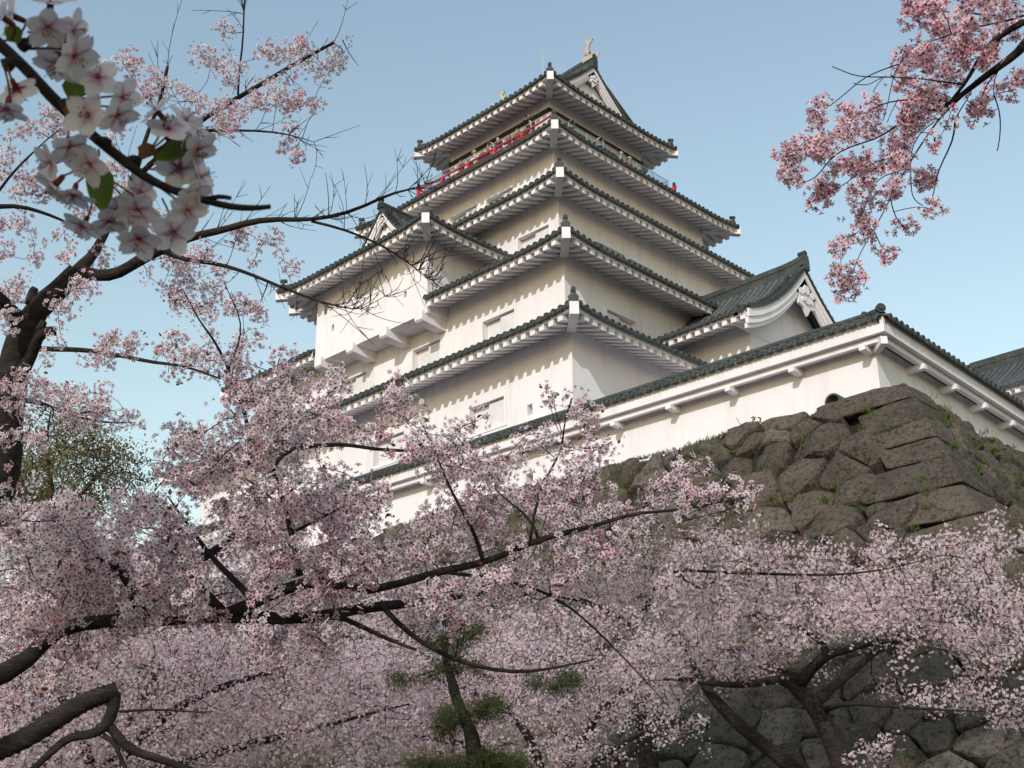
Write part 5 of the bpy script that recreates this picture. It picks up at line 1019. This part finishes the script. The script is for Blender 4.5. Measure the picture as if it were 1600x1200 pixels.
Ft.limb([(2520, 60, 8.0, .09), (2650, -200, 8.2, .06), (2850, -300, 8.2, .03), (3000, -200, 8.2, .012)], None, .15); Ft.limb([(2350, -130, 7.4, .06), (2250, -400, 7.0, .04), (2050, -500, 6.6, .02)], None, .15)
for x0, y0, D_, x1, y1 in ((2100, -170, 6.7, 1960, 420), (2250, -160, 7.0, 2150, 520), (1960, -120, 6.3, 1790, 330), (2400, -100, 7.5, 2380, 500), (2850, -300, 8.2, 2880, 350), (2650, -200, 8.2, 2760, 420), (2050, -500, 6.6, 1880, -150)):
    Ft.limb([(x0, y0, D_, .014), (x0*.6+x1*.4, y0+40, D_-.1, .010), (x0*.2+x1*.8, (y0+y1)/2, D_-.25, .007), (x1, y1, D_-.3, .003)], None, .1, .006)
f7([(1050, 180), (1000, 230), (900, 290), (850, 340), (780, 390), (720, 430)], .018, .008)
f7([(1050, 85), (960, 140), (900, 200), (870, 260), (820, 330), (760, 400)], .014, .006, .15)
for p_, a_, d_ in (([(850, 340), (770, 410), (700, 475), (640, 570), (590, 660), (530, 780), (470, 900), (410, 980), (380, 1070)], .006, .25), ([(780, 480), (772, 550), (740, 620), (710, 690), (700, 760), (680, 800)], .004, .1), ([(760, 400), (700, 385), (560, 385), (480, 410), (440, 440)], .005, -.2), ([(720, 430), (640, 430), (560, 480), (500, 530), (420, 560), (320, 590), (270, 650), (240, 700), (190, 712)], .005, -.25), ([(820, 330), (720, 320), (600, 297), (480, 300), (400, 300), (350, 285), (300, 260)], .004, .2), ([(560, 250), (500, 275), (430, 290), (380, 340), (330, 380), (290, 415)], .003, -.1), ([(640, 175), (600, 200), (545, 260), (540, 320), (520, 400), (500, 470)], .003, .1), ([(700, 475), (640, 520), (600, 600), (610, 690), (600, 740), (620, 790), (655, 803)], .003, .2), ([(620, 600), (560, 620), (500, 620), (440, 640), (380, 690), (330, 730), (280, 750)], .003, -.2), ([(590, 660), (500, 690), (470, 720), (430, 780), (425, 830)], .003, .15), ([(530, 780), (540, 830), (560, 870), (580, 885)], .0025, .05), ([(440, 930), (400, 950), (360, 950), (330, 965)], .0025, .05), ([(466, 905), (480, 940), (500, 975)], .0025, .05), ([(932, 370), (950, 440), (960, 500), (955, 550), (945, 590)], .0028, .1), ([(1050, 150), (1000, 210), (950, 260), (930, 310), (932, 370)], .004, .1), ([(1050, 40), (950, 60), (880, 60), (800, 40), (720, 60), (640, 40)], .006, .1), ([(1050, 60), (960, 90), (860, 100), (760, 140), (690, 160), (620, 175)], .006, -.1), ([(1000, 230), (940, 280), (900, 330), (880, 400)], .004, .1), ([(780, 480), (790, 440), (830, 390), (850, 340)], .004, .05), ([(560, 385), (530, 440), (515, 480)], .0025, 0), ([(500, 300), (470, 320), (440, 335), (400, 335), (385, 325)], .0022, .1), ([(460, 360), (480, 330), (510, 295)], .002, 0)): f7(p_, a_, .0018, d_)
cF = [(240, 445, 45), (450, 410, 50), (370, 460, 55), (470, 510, 45), (360, 530, 55), (235, 570, 70), (130, 600, 50), (140, 690, 62), (330, 640, 45), (400, 640, 55), (250, 745, 55), (250, 790, 40), (385, 750, 36), (480, 800, 38), (540, 740, 48), (650, 700, 52), (690, 815, 32), (410, 880, 62), (580, 895, 40), (330, 970, 42), (520, 990, 40), (360, 1100, 75), (430, 690, 42), (540, 630, 58), (480, 650, 30), (560, 560, 58), (620, 470, 58), (700, 560, 34), (600, 230, 58), (580, 320, 45), (680, 230, 60), (740, 290, 58), (640, 370, 66), (700, 400, 58), (800, 230, 58), (760, 440, 40), (870, 430, 50), (920, 340, 42), (1010, 335, 45), (640, 60, 62), (720, 80, 66), (830, 110, 58), (760, 150, 66), (900, 180, 50), (940, 30, 58), (1020, 10, 40), (600, 20, 30), (890, 220, 48), (600, 440, 48), (820, 180, 48), (700, 20, 50), (850, 30, 50), (960, 110, 40), (1010, 130, 30), (1040, 300, 24)]
TF = []
for x, y, r_ in cF:
    D = q5+rF.normal(0, .18); n_ = max(2, int((r_/21)**2))
    for _ in range(n_):
        an, q = rF.uniform(0, 6.283), math.sqrt(rF.uniform())*max(0, r_-22); TF.append(at(*z7(x+q*math.cos(an), y+q*math.sin(an)), D+rF.normal(0, r_/2.5/2000*D*.7)))
TF += [at(rF.normal(cx_, 70), rF.normal(cy_, 120), D_+rF.normal(0, .25)) for cx_, cy_, D_, n_ in ((1990, 250, 6.4, 46), (2170, 300, 6.8, 46), (2390, 250, 7.3, 46), (2870, 150, 7.9, 40), (2740, 250, 7.9, 40), (1930, -250, 6.4, 30), (2200, -300, 6.9, 40)) for _ in range(n_)]
TF = np.array([p_ for p_ in TF]); Ft.grow(TF, .004, .0015, .02, .10, .05)
treeF = thing("weeping_cherry_tree", "weeping cherry with drooping twigs of deep pink flowers hanging in the upper right corner", "cherry tree", bF)
Ft.wood("trunk", treeF); blossoms("blossom", treeF, TF, "deep_pink_cherry_petal", rF, .0185, (6, 11), .040, 1); leaf_mesh("leaves", treeF, TF[::9], rF, L=(.02, .04), per=(1, 3), spread=.025)

# ------------------------------------------------------------------ tree standing over the photographer; its low twig crosses the upper left corner
Ot = Tree(101); rO = Ot.r; bO = np.array([CAM[0]-2.0, CAM[1]-4.2, 0])
top = CAM+np.array([-.9, -3.2, 2.6])
a3 = lambda x, y, D=1.12: at(x/3.0, y/3.0, D)
Ot.wlimb([np.append(bO, .2), np.append(bO+Z*1.6, .16), np.append(bO+np.array([.5, .5, 3.0]), .11), np.append(top, .08)], .2)
start = a3(-420, -30, 1.25)
Ot.wlimb([np.append(top, .06), np.append(CAM+np.array([-1.5, -1.6, 2.2]), .03), np.append(CAM+np.array([-1.6, -.3, 1.5]), .014), np.append(start, .007), np.append(a3(-160, 70, 1.18), .006)], .12, .006)
twig = Ot.wlimb([np.append(a3(-160, 70, 1.18), .006)]+[np.append(a3(x, y, D), r_) for x, y, D, r_ in ((0, 195, 1.15, .0047), (130, 310, 1.14, .0046), (200, 385, 1.13, .0047), (290, 480, 1.12, .0050), (400, 575, 1.12, .0042), (480, 650, 1.11, .0044), (600, 745, 1.10, .0042), (680, 820, 1.1, .0038), (760, 865, 1.1, .0034), (860, 910, 1.1, .0032), (980, 940, 1.1, .0028), (1080, 970, 1.1, .0031), (1180, 975, 1.1, .0026), (1270, 968, 1.1, .0020))], .02, .0006)
Ot.wlimb([np.append(a3(960, 935, 1.1), .0025), np.append(a3(1030, 915, 1.1), .0024), np.append(a3(1085, 930, 1.1), .0018)], .02, .0004)
for x, y in ((290, 480), (610, 745), (470, 660), (90, 200), (20, 290)): Ot.wlimb([np.append(a3(x, y, 1.12), .004), np.append(a3(x+22, y+14 if x != 90 else y+6, 1.11), .0065), np.append(a3(x+44, y+26, 1.11), .005)], .01, .0005)
fl_ = a3(470, 600); cc = fl_+SUN*4.6
qx = np.cross(SUN, Z); qx /= np.linalg.norm(qx); qy = np.cross(qx, SUN)
def cover(c, wx, wy, wd, n_): return c+qx*(rO.uniform(-1, 1, n_)*wx)[:, None]+qy*(rO.uniform(-1, 1, n_)*wy)[:, None]+SUN*(rO.uniform(-1, 1, n_)*wd)[:, None]
cc2 = at(330, 850, 6.6)+SUN*8.6
crown = np.vstack([cover(cc, .62, .50, .9, 1000), cover(cc2, 2.7, 1.15, .9, 420)])  # unseen clumps added sunward of the twig and near limbs to shade them
Ot.wlimb([np.append(top, .07), np.append((top+cc)/2+Z*.2, .05), np.append(cc, .03)], .2); Ot.wlimb([np.append((top+cc)/2, .04), np.append(cc+np.array([-1.6, .2, .2]), .012)], .2); Ot.wlimb([np.append(cc, .03), np.append(cc+np.array([1.5, .3, .3]), .012)], .2)
Ot.wlimb([np.append((top+cc)/2, .05), np.append((cc+cc2)/2+Z*.3, .04), np.append(cc2-qx*1.2, .025), np.append(cc2+qx*1.6, .012)], .2); Ot.grow(crown, .012, .003, .05, .1, .15)
treeO = thing("cherry_tree", "nearest cherry, with large white five-petalled flowers and green leaves crossing the upper left", "cherry tree", bO)
Ot.wood("trunk", treeO); blossoms("shade_crown_blossom", treeO, crown, "pale_cherry_petal", rO, .0175, (16, 28), .12, 0)
def big_flower(seed):
    """one close-up flower: five cupped notched petals, calyx tube, stamens; axis +z, radius 19 mm"""
    r = np.random.default_rng(seed); mb = MB(); R = .0195; nu, nv = 7, 7
    cup = r.uniform(.05, .42)
    for k in range(5):
        a = k*2*math.pi/5+r.normal(0, .06); tilt = cup+r.normal(0, .10); lft = r.uniform(.92, 1.06); V = []; rd = []
        for i in range(nu):
            u = i/(nu-1)
            for j in range(nv):
                v = j/(nv-1)*2-1
                wdt = .375*math.sin(math.pi*(.03+.88*u**.9))**.8; rr = .06+u*.96*lft-(.17*max(0, 1-abs(v)*1.8) if i == nu-1 else (.05*max(0, 1-abs(v)*2.2) if i == nu-2 else 0))-.10*u*v*v
                h = tilt*rr*.55*(1+.3*u)+.10*v*v*wdt+.03*math.sin(5*v+3*u+seed)*u; V.append([R*(rr*math.cos(a)-v*wdt*math.sin(a)), R*(rr*math.sin(a)+v*wdt*math.cos(a)), R*h]); rd.append(u)
        i_ = np.arange(nu-1)[:, None]*nv; j_ = np.arange(nv-1)[None]; mb.add(V, np.stack([i_+j_, i_+j_+1, i_+nv+j_+1, i_+nv+j_], -1).reshape(-1, 4), 0, rad=np.array(rd), rnd=r.uniform(0, .5))
    mb.tube([(0, 0, -.0006), (0, 0, -.002), (0, 0, -.006), (0, 0, -.0095), (0, 0, -.011)], [.0021, .0026, .0024, .0021, .0010], 8, 1, rnd=.3)
    for k in range(5):
        a = k*2*math.pi/5+.63; c, s_ = math.cos(a), math.sin(a); mb.add([(.002*-s_, .002*c, -.001), (.002*s_, -.002*c, -.001), (.0095*c, .0095*s_, -.0005)], np.array([[0, 1, 2]]), 1, rnd=.2)
    for _ in range(16):
        a, q = r.uniform(0, 6.28), r.uniform(.1, .55); d_ = np.array([math.cos(a)*q, math.sin(a)*q, 1]); L = r.uniform(.006, .011); mb.tube([d_*.0008, d_*L*.5, d_*L], [.0002]*3, 3, 0, rad=.7, rnd=.0); mb.tube([d_*L, d_*(L+.0007), d_*(L+.0014)], [.0003, .00055, .0002], 4, 2, rnd=.75)
    return mb
protos = [big_flower(s_) for s_ in range(6)]
FA = [  # centre x, y (photo x3), facing lateral, up, towards camera; node x, y on the twig
 (60, 75, -.3, .1, .2, 30, 180), (235, 15, .1, .8, .3, 130, 150), (225, 130, .3, -.5, .5, 120, 190), (345, 140, .9, -.2, .2, 130, 190), (300, 200, .3, -.6, .5, 130, 215), (350, 262, .6, -.5, .4, 130, 225), (265, 300, -.2, -.8, .5, 130, 230), (80, 420, .1, -.5, -.6, 40, 300), (30, 510, -.1, -.9, .3, 15, 310), (460, 360, .1, .1, .9, 330, 470), (575, 455, .7, -.2, .5, 350, 460), (412, 540, -.1, .0, 1., 330, 500), (330, 690, .3, -.7, .4, 340, 560), (550, 540, .5, -.6, .3, 350, 500), (735, 520, -.5, .6, .4, 650, 740), (870, 560, .7, .5, .3, 660, 735), (895, 640, .8, -.2, .4, 670, 745), (840, 790, .1, -.1, .95, 690, 790), (940, 830, .9, .4, .2, 720, 840), (660, 905, -.2, .2, .8, 600, 820), (645, 985, .0, -.6, .7, 510, 840), (880, 990, .2, -.4, .8, 750, 880), (815, 1090, .0, -.2, .95, 760, 930), (240, 760, -.6, -.3, .5, 450, 720), (255, 870, -.5, -.7, .3, 450, 770), (345, 915, -.1, -.9, .3, 460, 790), (385, 1060, -.3, -.8, .5, 440, 860), (510, 1040, .3, -.8, .4, 450, 860), (650, 1120, .1, -.7, .6, 600, 900), (560, 985, -.3, -.5, .7, 500, 850), (905, 915, .6, -.5, .5, 750, 870), (420, 770, -.2, -.4, .7, 460, 700), (790, 605, .2, .6, .6, 660, 740), (930, 700, .6, -.6, .4, 690, 770), (10, 80, -.6, .4, .3, 20, 190)]
for k, (x, y, fx, fy, fz, nx, ny) in enumerate(FA):
    D = 1.10+rO.normal(0, .012); P = a3(x, y, D); ax = R2*fx+U2*fy-F_*fz; ax = ax/np.linalg.norm(ax); nd = a3(nx, ny, 1.115)
    if k < 6: o_ = protos[k].build("blossom", [M['white_cherry_petal'], M['red_calyx'], M['young_cherry_leaf']], None, True); o_.parent = treeO; pr0 = o_
    else: o_ = bpy.data.objects.new("blossom", bpy.data.objects["blossom" if False else flower_names[k % 6]].data); COL.objects.link(o_); o_.parent = treeO
    if k == 0: flower_names = []
    if k < 6: flower_names.append(o_.name)
    fr = frames(ax[None], rO)[0]; sc_ = rO.uniform(.92, 1.12); Mx = np.eye(4); Mx[:3, :3] = fr*sc_; Mx[:3, 3] = P-bO; o_.matrix_local = Matrix(Mx.tolist())
    tail = P-ax*.0105*sc_; mid = (tail+nd)/2-ax*.006+U2*-.002; u = np.linspace(0, 1, 7)[:, None]; stems = MB(); stems.tube((1-u)**2*nd+2*u*(1-u)*mid+u*u*tail, .0009, 5, 0, rnd=.75 if k % 3 else .4)
    stems.build("flower_stalk", M['young_cherry_leaf'], treeO, True)
def big_leaf(pts, wd, nrm, rn):
    mb = MB(); C = catmull(np.array(pts), .004); n_ = len(C); T = np.gradient(C, axis=0); S = np.cross(T, nrm); S /= np.linalg.norm(S, axis=1)[:, None]; u = np.linspace(0, 1, n_); w_ = wd*np.sin(np.pi*np.clip(u, .02, .99)**.8)**.8; V = []
    for q, h in ((-1, .30), (-.5, .08), (0, -.05), (.5, .08), (1, .30)): V.append(C+S*(w_*q*(1+.06*np.sin(u*60)*(abs(q) > .9)))[:, None]+nrm*(w_*h)[:, None])
    V = np.stack(V, 1).reshape(-1, 3); i_ = np.arange(n_-1)[:, None]*5; j_ = np.arange(4)[None]; mb.add(V, np.stack([i_+j_, i_+j_+1, i_+6+j_, i_+5+j_], -1).reshape(-1, 4), 0, rnd=rn); return mb.build("leaf", M['young_cherry_leaf'], treeO, True)
for pts, wd, rn in (([(330, 470), (345, 430), (360, 390), (392, 366)], .0095, .15), ([(300, 500), (330, 520), (350, 530)], .006, .6), ([(465, 780), (470, 860), (475, 940), (485, 1000)], .0115, .1), ([(450, 770), (430, 800), (425, 870)], .008, .3), ([(720, 740), (800, 720), (870, 690), (960, 740)], .0105, .2), ([(660, 740), (690, 700), (740, 720)], .007, .55), ([(90, 200), (60, 160), (20, 130)], .008, .2)):
    big_leaf([a3(x, y, 1.105) for x, y in pts], wd, (-F_*.8+U2*.4+R2*.2), rn)

# ------------------------------------------------------------------ unseen tree added out of view to shade the foot of the stone base
Tt = Tree(111); rT = Tt.r; ct = at(1330, 1125, 26)+SUN*33.0; bT = np.array([ct[0]-1.2, ct[1]+.8, 0])
Tt.wlimb([np.append(bT, .45), np.append(bT+Z*5, .36), np.append(np.array([ct[0]-.5, ct[1]+.3, 11.]), .26), np.append(ct, .1)], .6)
for sg in (-1, 1): Tt.wlimb([np.append(np.array([ct[0]-.5, ct[1]+.3, 11.]), .18), np.append(ct+qx*sg*2.0-SUN*.6, .1), np.append(ct+qx*sg*4.2, .03)], .5)
tt = ct+qx*(rT.uniform(-1, 1, 760)*4.9)[:, None]+qy*(rT.uniform(-1, 1, 760)*1.5)[:, None]+SUN*(rT.uniform(-1, 1, 760)*1.6)[:, None]
Tt.grow(tt, .05, .008, .05, .1, .4); treeT = thing("added_shade_tree", "unseen leafy tree added out of view to shade the foot of the stone base", "tree", bT)
Tt.wood("trunk", treeT); leaf_mesh("leaves", treeT, tt, rT, 'budding_leaf', (.12, .22), (16, 26), .26, .2, .42)
